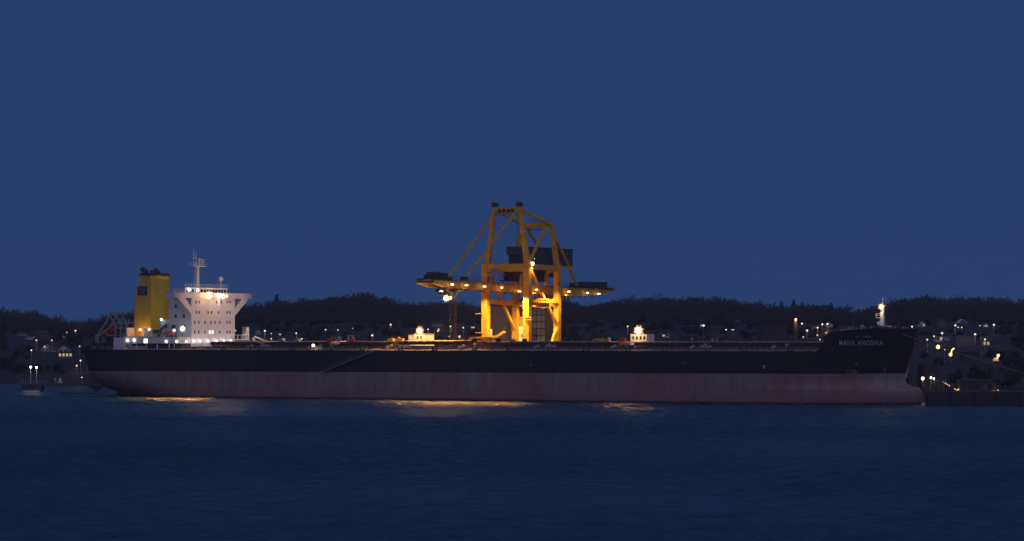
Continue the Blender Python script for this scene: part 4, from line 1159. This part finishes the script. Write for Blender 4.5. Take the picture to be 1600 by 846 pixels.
# portal floods shining on legs and quay
for (pos, pw) in (((119.8, 24.5, 30.4), 25000), ((111.0, 23.0, 30.4), 10000), ((116.0, 43.0, 29.6), 8000), ((126.5, 40.0, 33.0), 15000)):
    w = MB(); w.box(pos[0] - .35, pos[0] + .35, pos[1] - .3, pos[1] + .3, pos[2] + .4, pos[2] + .7); CR(w, 'portal_flood', M['dark'])
    LAMPS.append((ship, pos, pw, (1.0, 0.58, 0.14), .3, 148, (0, 0.1, -1)))

# ------------------------------------------------------------------ plant behind the crane
def local_thing(name, u, v_, label, cat, group=None):
    o = empty(name, wpos(u, v_, 3.2), -TH); tag(o, label, cat, group); return o
t = local_thing('hopper_tower', 94.0, 63.0, 'tan clad hopper tower seen between the left crane legs', 'tower')
MB().box(-3.0, 3.2, -3, 8, 0, 24.2).build('wall', M['tan'], t)
pm = MB().box(-.7, .7, -.08, 0, 0, 24.0).mesh('panel', M['tan'])
for k in range(4): o = link(bpy.data.objects.new('panel', pm), t); o.location = (-2.25 + k*1.55, -3.0, 0.05)
MB().box(-3.2, 3.4, -3.2, 8.2, 24.2, 24.6).build('roof', M['dark'], t)
t = local_thing('receiving_hopper', 108.6, 49.5, 'brown steel hopper standing behind the near crane leg', 'hopper')
b = MB(); b.add([(-1.7, -1.6, 0), (1.7, -1.6, 0), (1.7, 1.6, 0), (-1.7, 1.6, 0), (-2.1, -2, 17), (2.1, -2, 17), (2.1, 2, 17), (-2.1, 2, 17)], [(0, 1, 5, 4), (1, 2, 6, 5), (2, 3, 7, 6), (3, 0, 4, 7)]); b.box(-2.2, 2.2, -2.1, 2.1, 17, 20.4)
b.build('bin', M['tan'], t)
MB().box(-2.35, 2.35, -2.25, 2.25, 20.4, 20.7).build('rim', M['tan'], t)
t = local_thing('louvred_tower', 108.2, 62.0, 'grey tower of stacked louvre panels right of the near crane leg', 'tower')
MB().box(-2.3, 2.3, -1.5, 4, 0, 24.2).build('frame', M['dark'], t)
pm = MB().box(-.62, .62, -.12, 0, 0, 1.75).mesh('louvre', M['grey'])
for r_ in range(11):
    for c_ in range(3):
        o = link(bpy.data.objects.new('louvre', pm), t); o.location = (-1.5 + c_*1.5, -1.5, 0.5 + r_*2.1)

# ------------------------------------------------------------------ the berth's left end: mooring dolphin and walkway
DY = 1015.0
def W(x, y, Y_): return EYEV + ray(x, y) * Y_
jz = 2.6
d = empty('mooring_dolphin', (W(50, 600, DY).x, DY, 0)); tag(d, 'dark mooring dolphin carrying two lamp posts at the far left', 'mooring dolphin')
b = MB(); b.box(-4.0, 5.0, -1, 6, jz - .6, jz); b.prism([(-2.6, -3), (-3.3, jz - .6), (3.3, jz - .6), (2.6, -3)], 1, -.5, 5); b.build('pile_cap', M['concrete'], d)
b = MB(); b.box(-2.7, 2.5, -.95, -.5, -.4, .45); b.build('fender', M['sign'], d)  # white strip: lamp reflection on the water put in as a block
b = MB()
for k in range(10): x = -3.9 + k*.96; b.box(x - .05, x + .05, -.9, -.8, jz, jz + 1.2)
for z in (.6, 1.2): b.box(-3.9, 4.8, -.9, -.8, jz + z - .05, jz + z + .05)
b.beam((-4.6, -.85, jz + .1), (-2.6, -.85, jz + 1.3), .12); b.beam((-4.6, -.6, jz + .1), (-2.6, -.6, jz + 1.3), .12)
b.build('railing', M['pole'], d)
for (x, y, nm) in ((48, 574, 'left'), (57, 574.5, 'right')):
    p = W(x, y, DY); o = empty('lamp_post', (p.x, DY, jz)); tag(o, 'left one of two lit lamp posts on the mooring dolphin' if nm == 'left' else 'right one of two lit lamp posts on the mooring dolphin', 'lamp post', 'lamps on the dolphin')
    h_ = p.z - jz
    MB().tube((0, 0, 0), (0, 0, h_), .14, 8, .08).build('pole', M['pole'], o)
    MB().ball((0, 0, h_), .36, 12, 8).build('lamp_head', M['b_warm'], o)
    lamp_light(o, (0, -1.0, h_ - .5), 150, WARM, .3)
wk = empty('walkway_bridge', (W(62, 601, DY).x, DY + 2, jz)); tag(wk, 'dark footbridge from the dolphin towards the ship stern', 'footbridge')
xe = W(176, 601, DY).x - W(62, 601, DY).x
MB().box(0, xe, -.7, .7, -.7, -.05).build('deck', M['dark'], wk)
b = MB()
for k in range(int(xe / 1.2)): b.box(k*1.2, k*1.2 + .08, -.7, -.62, -.05, 1.05)
b.box(0, xe, -.7, -.62, .95, 1.05); b.box(0, xe, -.7, -.62, .45, .52); b.build('railing', M['dark'], wk)
p = W(150, 604, DY); b = MB(); b.prism([(p.x - 3.0 - wk.location.x, -.7), (p.x + 3.2 - wk.location.x, -.7), (p.x + .7 - wk.location.x, -2.0), (p.x + .7 - wk.location.x, -5), (p.x - .7 - wk.location.x, -5), (p.x - .7 - wk.location.x, -2.0)], 1, -.6, .6); b.build('pier', M['wetcon'], wk)
p = W(92.5, 598, DY); o = empty('navigation_sign', (p.x, DY + 2, jz)); tag(o, 'white triangular day mark beside the dolphin footbridge', 'sign')
MB().prism([(-.95, .2), (.95, .2), (0, 2.1)], 1, -.05, .05).build('board', M['sign'], o)
MB().box(-.06, .06, .06, .16, -.1, 1.9).build('post', M['pole'], o)
p = W(85, 598, DY); o = empty('junction_box', (p.x, DY + 2, jz)); tag(o, 'slim grey cabinet left of the triangular sign', 'cabinet'); MB().box(-.35, .35, -.3, .3, 0, 1.9).build('body', M['grey'], o); MB().box(-.3, .3, -.34, -.3, .1, 1.75).build('door', M['grey'], o)
p = W(128, 616, 985); o = empty('floating_boom', (p.x, 985, 0)); tag(o, 'low dark floating boom on the water left of the stern', 'floating boom')
for k in range(9): MB().tube((-7 + k*1.6, 0, .12), (-5.5 + k*1.6, 0, .12), .3, 8).build('float', M['dark'], o)
for (x, lab) in ((73, 'small pale boat moored behind the dolphin'), (90, 'middle pale boat moored in the dark behind the footbridge'), (116, 'pale boat moored nearest the ship stern')):
    p = W(x, 604.5, 1110); o = empty('moored_boat', (p.x, 1110, 0)); tag(o, lab, 'boat', 'small boats moored by the far shore')
    o.scale = (.6, .6, .6); b = MB(); b.prism([(-2.8, .1), (-3.0, .8), (3.6, 1.0), (2.6, .1)], 1, -.9, .9); b.build('hull', M['wallg'], o)
    MB().box(-1.2, .9, -.7, .7, .85, 1.7).build('cabin', M['wallg'], o)
p = W(52.8, 607, 1000)

# ------------------------------------------------------------------ right hand pier and terminal ahead of the bow
pier = empty('pier', (104, 804, 0)); tag(pier, 'dark concrete pier ahead of the bow', None, None, 'structure')
MB().prism([(2.2, 0), (240, 0), (240, 40), (20, 40), (10, 15)], 2, -4, 3.6).build('pier_wall', M['wetcon'], pier)
b = MB(); b.box(2.4, 240, -.12, .5, 3.6, 3.85); b.build('kerb', M['concrete'], pier)
b = MB()
for k in range(22): b.box(3 + k*6, 3.7 + k*6, -.7, -.02, .2, 3.3)
b.build('fender', M['black'], pier)
def bollard_at(x, Y_, label):
    o = empty('bollard', (x, Y_, 3.6)); tag(o, label, 'bollard', 'bollards on the pier')
    b = MB(); b.tube((0, 0, 0), (0, 0, .8), .3, 10); b.ball((0, 0, .9), .45, 10, 6, rz=.25); b.build('post', M['dark'], o)
bollard_at(148.5, 806, 'bollard on the pier that holds the bow mooring line')
st = wpos(252.6, -5.5, 19.6); en = Vector((148.5, 806, 4.3))
cu = MB(); N = 22; prev = None
for k in range(N + 1):
    t_ = k / N; p = st.lerp(en, t_); p.z -= 4 * .9 * t_ * (1 - t_)
    if prev is not None: cu.tube(prev, p, .085, 5)
    prev = p
tag(cu.build('mooring_line', M['rope']), 'pale mooring rope running from the bow down to the pier', 'rope')

def shed(x0, x1, ytop, ybot, Y_, label, m_, depth=14, gable=False, name='shed', cat='shed', wins=0, litw=()):
    a_, c_ = W(x0, ybot, Y_), W(x1, ytop, Y_)
    w_ = c_.x - a_.x; z0 = min(a_.z, float(gz((a_.x + c_.x)/2, Y_)) if Y_ > 840 else 3.6); h_ = c_.z - z0
    o = empty(name, ((a_.x + c_.x)/2, Y_, z0)); tag(o, label, cat)
    MB().box(-w_/2, w_/2, 0, depth, -1.0, h_).build('wall', m_, o)
    MB().box(-w_/2 - .3, w_/2 + .3, -.3, depth + .3, h_, h_ + .3).build('roof', M['roof'], o)
    for k in range(wins):
        x = -w_/2 + w_ * (k + .5) / wins
        MB().box(x - w_/wins*.28, x + w_/wins*.28, -.05, -.005, h_ - 2.0, h_ - .8).build('window', M['b_win'] if k in litw else M['glass'], o)
    return o
shed(1444, 1462, 572, 600, 850, 'low dark terminal shed right of the bow with two bright lamps', M['silo'], wins=3)
shed(1500, 1552, 596, 616, 838, 'long dark shed at the back of the pier', M['silo'], depth=10, wins=5)
def lamp_on(x, y, Y_, label, m_, r_, watts, col, zb=None, group='terminal lamps'):
    p = W(x, y, Y_); g_ = float(gz(p.x, Y_)) if zb is None else zb
    o = empty('lamp_post', (p.x, Y_, g_)); tag(o, label, 'lamp post', group)
    MB().tube((0, 0, 0), (0, 0, p.z - g_), .11, 8, .06).build('pole', M['dark'], o)
    MB().ball((0, -.3, p.z - g_), r_, 12, 8).build('lamp_head', m_, o)
    if watts: lamp_light(o, (0, -r_ - .7, p.z - g_ - .5), watts, col, .3)
    return o
lamp_on(1441.6, 591.7, 840, 'yellow lamp low beside the bulbous bow', M['b_warm'], .42, 160, WARM)
lamp_on(1454.5, 590.5, 841, 'pale green lamp right of the yellow one by the bow', M['b_cool'], .30, 60, WHITE)
lamp_on(1460.2, 592.3, 841, 'white lamp at the top of the lit conveyor', M['b_white'], .36, 90, WARM)
lamp_on(1465.5, 542.4, 900, 'large orange floodlight above the mooring rope', M['b_sod'], .55, 120, SODIUM)
o = lamp_on(1485, 554.3, 880, 'orange lamp under a curved lit arm', M['b_sod'], .45, 100, SODIUM)
b = MB(); zt = W(1485, 554.3, 880).z - o.location.z
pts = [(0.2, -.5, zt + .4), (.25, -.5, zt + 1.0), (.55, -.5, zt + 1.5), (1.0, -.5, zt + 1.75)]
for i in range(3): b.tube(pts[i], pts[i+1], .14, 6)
b.build('glowing_arm', M['b_sod'], o)  # lamplight on the arm put in as its own glow
lamp_on(1559.5, 555.8, 890, 'orange lamp above the small lit hut', M['b_sod'], .4, 100, SODIUM)
p = W(1555.5, 564.5, 889); o = empty('gate_hut', (p.x, 889, p.z)); tag(o, 'small brightly lit yellow hut at the right edge', 'hut')
b = MB(); b.prism([(-.95, 0), (.85, 0), (.75, 1.0), (-.1, 1.0)], 1, 0, 1.5); b.build('wall', M['wallw'], o); MB().box(-.6, .6, -.05, -.01, .2, .8).build('window', M['b_win'], o)
MB().box(-1.3, 1.3, -.3, 2, -.3, -.02).build('base', M['dark'], o); MB().box(-.2, .2, .5, 1.0, -(p.z - 3), -.3).build('post', M['dark'], o)
lamp_light(o, (0.6, -1.6, 1.2), 60, SODIUM, .3)
lamp_on(1497, 609, 832, 'small lamp at the foot of the lit conveyor', M['b_townsod'], .26, 60, SODIUM)
lamp_on(1559, 610.5, 832, 'small lamp beside the orange lit pillar', M['b_townsod'], .22, 60, SODIUM)
lamp_on(1501.5, 616.3, 826, 'tiny lamp at the edge of the pier', M['b_townsod'], .2, 30, SODIUM)
a_, c_ = W(1462, 592, 838), W(1499, 615, 829)
o = empty('belt_conveyor', c_); tag(o, 'sloping belt conveyor lit in spots beside the bow', 'conveyor')
MB().beam((a_ - c_), (0, 0, 0), 1.0, .8).build('gallery', M['silo'], o)
for t_ in (.22, .5, .75): q = (a_ - c_) * t_; MB().box(q.x - .15, q.x + .15, q.y - .15, q.y + .15, -(c_.z - 3.6) , q.z - .3).build('trestle', M['dark'], o)
for t_ in (.44, .52, .60, .68, .2, .12): q = (a_ - c_) * t_; MB().ball((q.x, q.y - .7, q.z + .35), .17, 8, 6).build('lamp', M['b_townsod'], o)
for (x, y0, y1, lab) in ((1476.5, 575.5, 593, 'leaning pale post above the lit conveyor'), (1539, 603, 616, 'dim brown pillar on the pier left of the lit pillar'), (1554.5, 600, 616, 'orange lit pillar on the pier at the right')):
    p, q = W(x, y0, 834), W(x + 1, y1, 834); o = empty('pillar', (p.x, 834, min(q.z, 3.7))); tag(o, lab, 'pillar')
    MB().beam((-.2, 0, 0), (.0, 0, p.z - o.location.z), .55).build('shaft', M['concrete'], o); MB().box(-.5, .6, -.4, .4, p.z - o.location.z, p.z - o.location.z + .2).build('cap', M['concrete'], o)
lamp_light(None, W(1553, 607, 830.5), 50, SODIUM, .3)

# ------------------------------------------------------------------ the town on the slope
HP = []
def house(x0, x1, ytop, ybot, label, wall, gable='front', wins=2, lit=(), flat=False, name='house', cat='house', Yf=None, depth=9, roofm=None, group=None):
    HP.append(((x0 + x1)/2, (x1 - x0)/2, ybot)); g_ = on_ground((x0 + x1)/2, ybot) if Yf is None else Vector((W((x0+x1)/2, ybot, Yf).x, Yf, W((x0+x1)/2, ybot, Yf).z))
    Y_ = g_.y; k_ = Y_ / F; w_ = (x1 - x0) * k_; h_ = (ybot - ytop) * k_
    o = empty(name, g_); tag(o, label, cat, group)
    rm = roofm or M['roof']
    b = MB()
    if flat:
        b.box(-w_/2, w_/2, 0, depth, -1.5, h_); b.build('wall', wall, o)
        MB().box(-w_/2 - .3, w_/2 + .3, -.4, depth + .3, h_, h_ + .35).build('roof', rm, o); eh = h_
    elif gable == 'front':
        eh = h_ * .5
        b.prism([(-w_/2, -1.5), (w_/2, -1.5), (w_/2, eh), (0, h_), (-w_/2, eh)], 1, 0, depth); b.build('wall', wall, o)
        r = MB()
        for s_ in (-1, 1): r.prism([(s_*(w_/2 + .4), eh - .25), (s_*(w_/2 + .4), eh + .1), (0, h_ + .32), (0, h_ + .02)], 1, -.4, depth + .4)
        r.build('roof', rm, o)
    else:
        eh = h_ * .58
        b.box(-w_/2, w_/2, 0, depth, -1.5, eh); b.build('wall', wall, o)
        r = MB(); r.prism([(-.5, eh), (depth + .5, eh), (depth/2, h_ + .2)], 0, -w_/2 - .4, w_/2 + .4); r.build('roof', rm, o)
        MB().box(w_*.2, w_*.2 + .7, depth/2 - .3, depth/2 + .4, h_ - .4, h_ + .9).build('chimney', M['wallr'], o)
    for k in range(wins):
        x = -w_/2 + w_*(k + .5)/wins; ww = min(.6, w_/wins*.3); zc = eh*.55
        MB().box(x - ww, x + ww, -.06, -.005, zc - min(.6, eh*.25), zc + min(.6, eh*.25)).build('window', M['b_win'] if k in lit else M['glass'], o)
    return o
W_, G_, R_ = M['wallw'], M['wallg'], M['wallr']
H = [
 (27, 40, 520, 524.5, 'long low white house highest at the far left', W_, dict(gable='side', wins=4)),
 (53, 72, 518, 525, 'grey house with pale windows above the twin dolphin lamps', G_, dict(gable='side', wins=4)),
 (40, 50, 526, 530.5, 'small white garage below the long low house', W_, dict(flat=True, wins=2)),
 (92, 126, 517, 523, 'long low red brown building with a bright lamp on the upper left slope', R_, dict(flat=True, wins=7, lit=(1, 4))),
 (65, 76, 540, 549, 'white gabled house left of the row of lit windows', W_, dict(wins=2)),
 (77, 90, 543, 549.5, 'white low house between two gables on the left slope', W_, dict(gable='side', wins=3)),
 (92, 106, 540, 551, 'white gabled house right above four lit windows', W_, dict(wins=2)),
 (91, 113, 551, 560, 'dark house front with four bright windows in a row', G_, dict(flat=True, wins=4, lit=(0, 1, 2, 3))),
 (55, 68, 562, 567, 'grey boathouse above the right dolphin lamp', G_, dict(gable='side', wins=2)),
 (112, 122, 569, 576, 'small grey house with an orange lamp left of the stern', G_, dict(wins=1)),
 (399, 407, 516, 523, 'bluish white gabled house right of the bridge tower', W_, dict(wins=1)),
 (448, 459, 519, 525, 'grey gabled house beyond the second hatch', G_, dict(gable='side', wins=2)),
 (430, 440, 519, 525, 'red brown house with a dim light beyond the aft hatches', R_, dict(gable='side', wins=2, lit=(1,))),
 (516, 533, 524, 532, 'white house with two gables above the aft hatches', W_, dict(gable='side', wins=4)),
 (543, 552, 524, 532, 'small white cube house above the top of the boarding ladder', W_, dict(flat=True, wins=1)),
 (522, 541, 507, 513, 'dim grey house high against the wooded ridge', G_, dict(gable='side', wins=3)),
 (600, 618, 525, 531, 'long dim grey building left of the first deckhouse', G_, dict(flat=True, wins=4)),
 (676, 691, 503.5, 511, 'bluish white house on the slope left of the crane', W_, dict(gable='side', wins=3)),
 (711, 723, 507, 513, 'grey roofed house right of the hanging crane ropes', G_, dict(gable='side', wins=2)),
 (678, 708, 512, 520, 'long dark apartment block behind the hanging ropes', R_, dict(flat=True, wins=6, lit=(1,))),
 (1028, 1040, 516.5, 528, 'grey house with a steep gable beside the second deckhouse', G_, dict(wins=2, lit=(1,))),
 (1041, 1046, 521, 528, 'narrow white annex right of the steep grey gable', W_, dict(flat=True, wins=1)),
 (1064, 1090, 525, 532, 'flat dark hall with a pale roof edge beyond the forward hatches', M['silo'], dict(flat=True, wins=5, roofm=M['wallg'])),
 (1112, 1131, 510, 519, 'dark house with a broad roof right of the tall double lamp', R_, dict(gable='side', wins=3)),
 (1113, 1121, 529, 535, 'small white kiosk beyond the forward rail', W_, dict(flat=True, wins=1)),
 (1128, 1154, 529, 535, 'long grey warehouse left of the square dark block', G_, dict(flat=True, wins=6)),
 (1254, 1279, 506.5, 513.5, 'long white house under a row of lamps right of the chimney', W_, dict(gable='side', wins=5)),
 (1289, 1301, 503, 511, 'bright white gable house left of the foremast', W_, dict(wins=1)),
 (1288, 1299, 513, 523, 'brown house with an orange lit window above the forecastle step', R_, dict(wins=2, lit=(0,))),
 (1316, 1341, 510, 520, 'white walled house with red doors just above the forecastle', W_, dict(gable='side', wins=4)),
 (1436, 1446, 501.5, 511, 'white gable house with a lit window right of the foremast', W_, dict(wins=2, lit=(1,))),
 (1464, 1481, 497.5, 512, 'large dim house with a tall steep gable', G_, dict(wins=2)),
 (1498, 1511, 500, 510, 'house with white gable edges right of the tall steep gable', M['wallg'], dict(wins=1, roofm=M['wallw'])),
 (1525, 1530, 503, 508.5, 'tiny grey house high on the right slope', G_, dict(wins=1)),
 (1536, 1545, 505, 511.5, 'lit pale gable house at the upper right', W_, dict(wins=1, lit=(0,))),
 (1463, 1473, 526, 534, 'small house with one lamplit wall above the big orange floodlight', W_, dict(flat=True, wins=2, lit=(1,))),
 (1477, 1483, 526, 532, 'narrow pale house beside the lamplit wall', W_, dict(flat=True, wins=1)),
 (1494, 1525, 525, 540, 'long pale grey hall on the right slope', G_, dict(flat=True, wins=0)),
 (1536, 1563, 526, 542, 'big grey house with two small lit windows at the right edge', G_, dict(gable='side', wins=5, lit=(0, 1))),
 (1430, 1444, 536, 546, 'dark house half hidden behind the bow', G_, dict(gable='side', wins=2)),
 (1505, 1530, 552, 566, 'low dark warehouse between the orange lamps', M['silo'], dict(flat=True, wins=5)),
]
for x0, x1, y0, y1, lab, wall, kw in H: house(x0, x1, y0, y1, lab, wall, **kw)

o = house(1190, 1229, 506, 537, 'big square dark storage block left of the orange lit chimney', M['silo'], flat=True, wins=0, name='storage_block', cat='building', Yf=1060, depth=16)
w_ = 39 * 1060 / F
for k in range(6): MB().box(-w_/2 + .3 + k*w_/6, -w_/2 + w_/6 - .1 + k*w_/6, -.12, -.005, .5, 6.4).build('panel', M['silo'], o)
p = W(1243, 517, 1080); z0 = float(gz(p.x, 1080)); o = empty('chimney', (p.x, 1080, z0)); tag(o, 'short round chimney glowing orange at its top', 'chimney')
ht = W(1243, 498.5, 1080).z - z0
MB().tube((0, 0, 0), (0, 0, ht), .85, 14, .75).build('shaft', M['concrete'], o); MB().tube((0, 0, ht), (0, 0, ht + .3), .9, 14).build('rim', M['concrete'], o)
b = MB(); b.ball((0, -1.1, ht - .2), .33, 10, 6); b.build('lamp', M['b_sod'], o)
lamp_light(o, (0, -1.75, ht - .5), 260, SODIUM, .2)

def build_shrubs():
    V = []; kinds = KINDS
    spots = [(on_ground(x, y), hw) for x, hw, y in HP]
    for i in range(1900):
        X = rng.uniform(-330, 330); lo = float(shore(X)) + 30
        Y = rng.uniform(lo, 1560)
        h = rng.uniform(1.5, 4.6)
        if any(abs(X / Y * g.y - g.x) < hw * g.y / F + h * 1.3 and g.y - 75 < Y < g.y + 12 for g, hw in spots): continue
        k = kinds[rng.integers(0, 6)]; m_ = len(k)//6*3
        V.append(np.stack([k[::2][:m_, 0] * h * 1.5 + X, k[::2][:m_, 1] * h * 1.5 + Y, k[::2][:m_, 2] * h + float(gz(X, Y)) - 0.4], 1))
    V = np.concatenate(V)
    o = npmesh('shrubbery', V, np.arange(len(V)).reshape(-1, 3), M['shrub'])
    tag(o, 'dark bushes between the houses on the slope', None, None, 'stuff')
build_shrubs()

TL = [(118,517,1,1.1),(104.5,519.6,0,.7),(57,532,0,1),(81,532,0,.9),(69.6,541.8,1,.7),(124.5,541.4,0,.8),(49,547.6,1,.9),(126,563.7,1,.9),(136,564.5,1,.6),(120,571.7,0,.9),(128,590,1,.6),
 (368,517,1,.8),(413.9,517.3,1,1.15),(424,521.4,1,.6),(423.9,529.7,1,.8),(437.5,522.5,0,.6),(462.9,521,1,.9),(471.6,529.7,1,.8),(508.8,515.4,1,.8),(528,516,1,.7),(551,513.3,1,.45),(610.5,507.5,1,1.15),(581.6,524.3,1,1.25),(623.3,527.6,0,.8),
 (668.8,515,1,.9),(684.2,517.4,1,.9),(703.7,510.4,1,1.0),(723.8,512.2,0,1.0),(737.5,512,0,.8),(740.5,512,0,.8),(702.3,526,1,.7),(718,526.2,1,1.2),
 (980.8,510.2,1,.9),(1134.5,515.5,1,.8),(1143.5,515.5,1,.55),(1146.5,515.5,1,.55),
 (1253,506,1,1.1),(1284.8,507,1,1.1),(1293,506.5,1,1.1),(1277.3,512.3,1,1.0),(1261,516.8,1,1.15),(1277,524,0,.8),(1255,527,0,.7),(1281,531,1,.6),
 (1425,510.7,1,1.0),(1492.6,508.7,1,1.15),(1497,511.7,1,.7),(1502.6,512,1,.7),(1471.9,520.8,1,1.1),(1459.3,525.7,1,.75),(1448.7,531,0,.9),(1523.5,522.6,1,1.1),(1552.8,507.8,1,1.15),(1538.9,530.5,1,.9),(1531,509,1,.6),(1476,546.6,0,.5)]
REG = [(0, 300, 'on the dark slope left of the ship stern'), (300, 480, 'on the slope beyond the aft hatches'), (480, 640, 'on the slope above the boarding ladder'), (640, 760, 'on the slope around the hanging crane ropes'),
       (900, 1180, 'on the slope beyond the forward hatches'), (1180, 1320, 'among the white houses right of the chimney'), (1400, 1600, 'on the slope right of the foremast')]
ORD = ['leftmost', 'second from left', 'third from left', 'fourth from left', 'fifth from left', 'sixth from left', 'seventh from left', 'eighth from left', 'ninth from left', 'tenth from left', 'eleventh from left', 'twelfth from left', 'rightmost']
pole_me = MB().tube((0, 0, 0), (0, 0, 1), .1, 6, .06).mesh('pole', M['pole'])
head_w = MB().ball((0, 0, 0), .38, 10, 6, rz=.34).mesh('lamp_head', M['b_town'])
head_o = MB().ball((0, 0, 0), .38, 10, 6, rz=.34).mesh('lamp_head', M['b_townsod'])
for a_, c_, where in REG:
    ls = sorted([l for l in TL if a_ <= l[0] < c_])
    for k, (x, y, wht, sz) in enumerate(ls):
        g_ = on_ground(x, y, 4.6)
        nm = ORD[k] if k < len(ls) - 1 or k == 0 else 'rightmost'
        o = empty('street_lamp', g_); tag(o, f"{'white' if wht else 'orange'} street lamp, {nm} {where}", 'street lamp', 'street lamps of the town')
        hgt = (EYEV + ray(x, y) * g_.y).z - g_.z
        pl = link(bpy.data.objects.new('pole', pole_me), o); pl.scale = (1, 1, hgt)
        hd = link(bpy.data.objects.new('lamp_head', head_w if wht else head_o), o); hd.location = (0, -.2, hgt); hd.scale = (sz,) * 3
        if sz >= .9: lamp_light(o, (0, -1.4, hgt - .6), 150, WARM if wht else SODIUM, .25)
# tall twin lamp beyond the forward hatches
g_ = on_ground(1099.3, 529); p = W(1099.3, 509, g_.y)
o = empty('street_lamp', g_); tag(o, 'tall twin-headed street lamp on a pale pole beyond the forward hatches', 'street lamp')
h_ = p.z - g_.z
MB().tube((0, 0, 0), (0, 0, h_), .14, 6, .08).build('pole', M['pole'], o); MB().box(-1.1, .1, -.05, .05, h_ - .05, h_ + .05).build('arm', M['pole'], o)
MB().ball((0, -.1, h_), .48, 10, 6).build('lamp_head', M['b_town'], o); MB().ball((-1.0, -.1, h_), .25, 10, 6).build('lamp_head', M['b_townsod'], o)
p = on_ground(1081, 534); o = empty('marker_post', p); tag(o, 'short white post beyond the forward rail', 'post'); MB().box(-.3, .3, -.2, .2, 0, 1.6).build('shaft', M['sign'], o); MB().box(-.36, .36, -.26, .26, 1.6, 1.75).build('cap', M['dark'], o)

# ------------------------------------------------------------------ the lamps' own light
for parent, loc, pw, col, r_, spot, aim in LAMPS:
    lamp_light(parent, loc, pw, col, r_, spot, aim or (0, 0, -1))

# ------------------------------------------------------------------ evening air over the harbour
hz = MB().box(-1500, 1500, -40, 2600, -31.5, 82)
hm = bpy.data.materials.new('evening_haze'); hm.use_nodes = True
n, l = hm.node_tree.nodes, hm.node_tree.links
n.remove(n['Principled BSDF'])
vp = n.new('ShaderNodeVolumePrincipled'); vp.inputs['Color'].default_value = (0.82, 0.87, 1.0, 1); vp.inputs['Density'].default_value = 0.00006
l.new(vp.outputs[0], n['Material Output'].inputs['Volume'])
o = hz.build('haze', hm); tag(o, 'thin evening haze over the harbour', None, None, 'stuff')
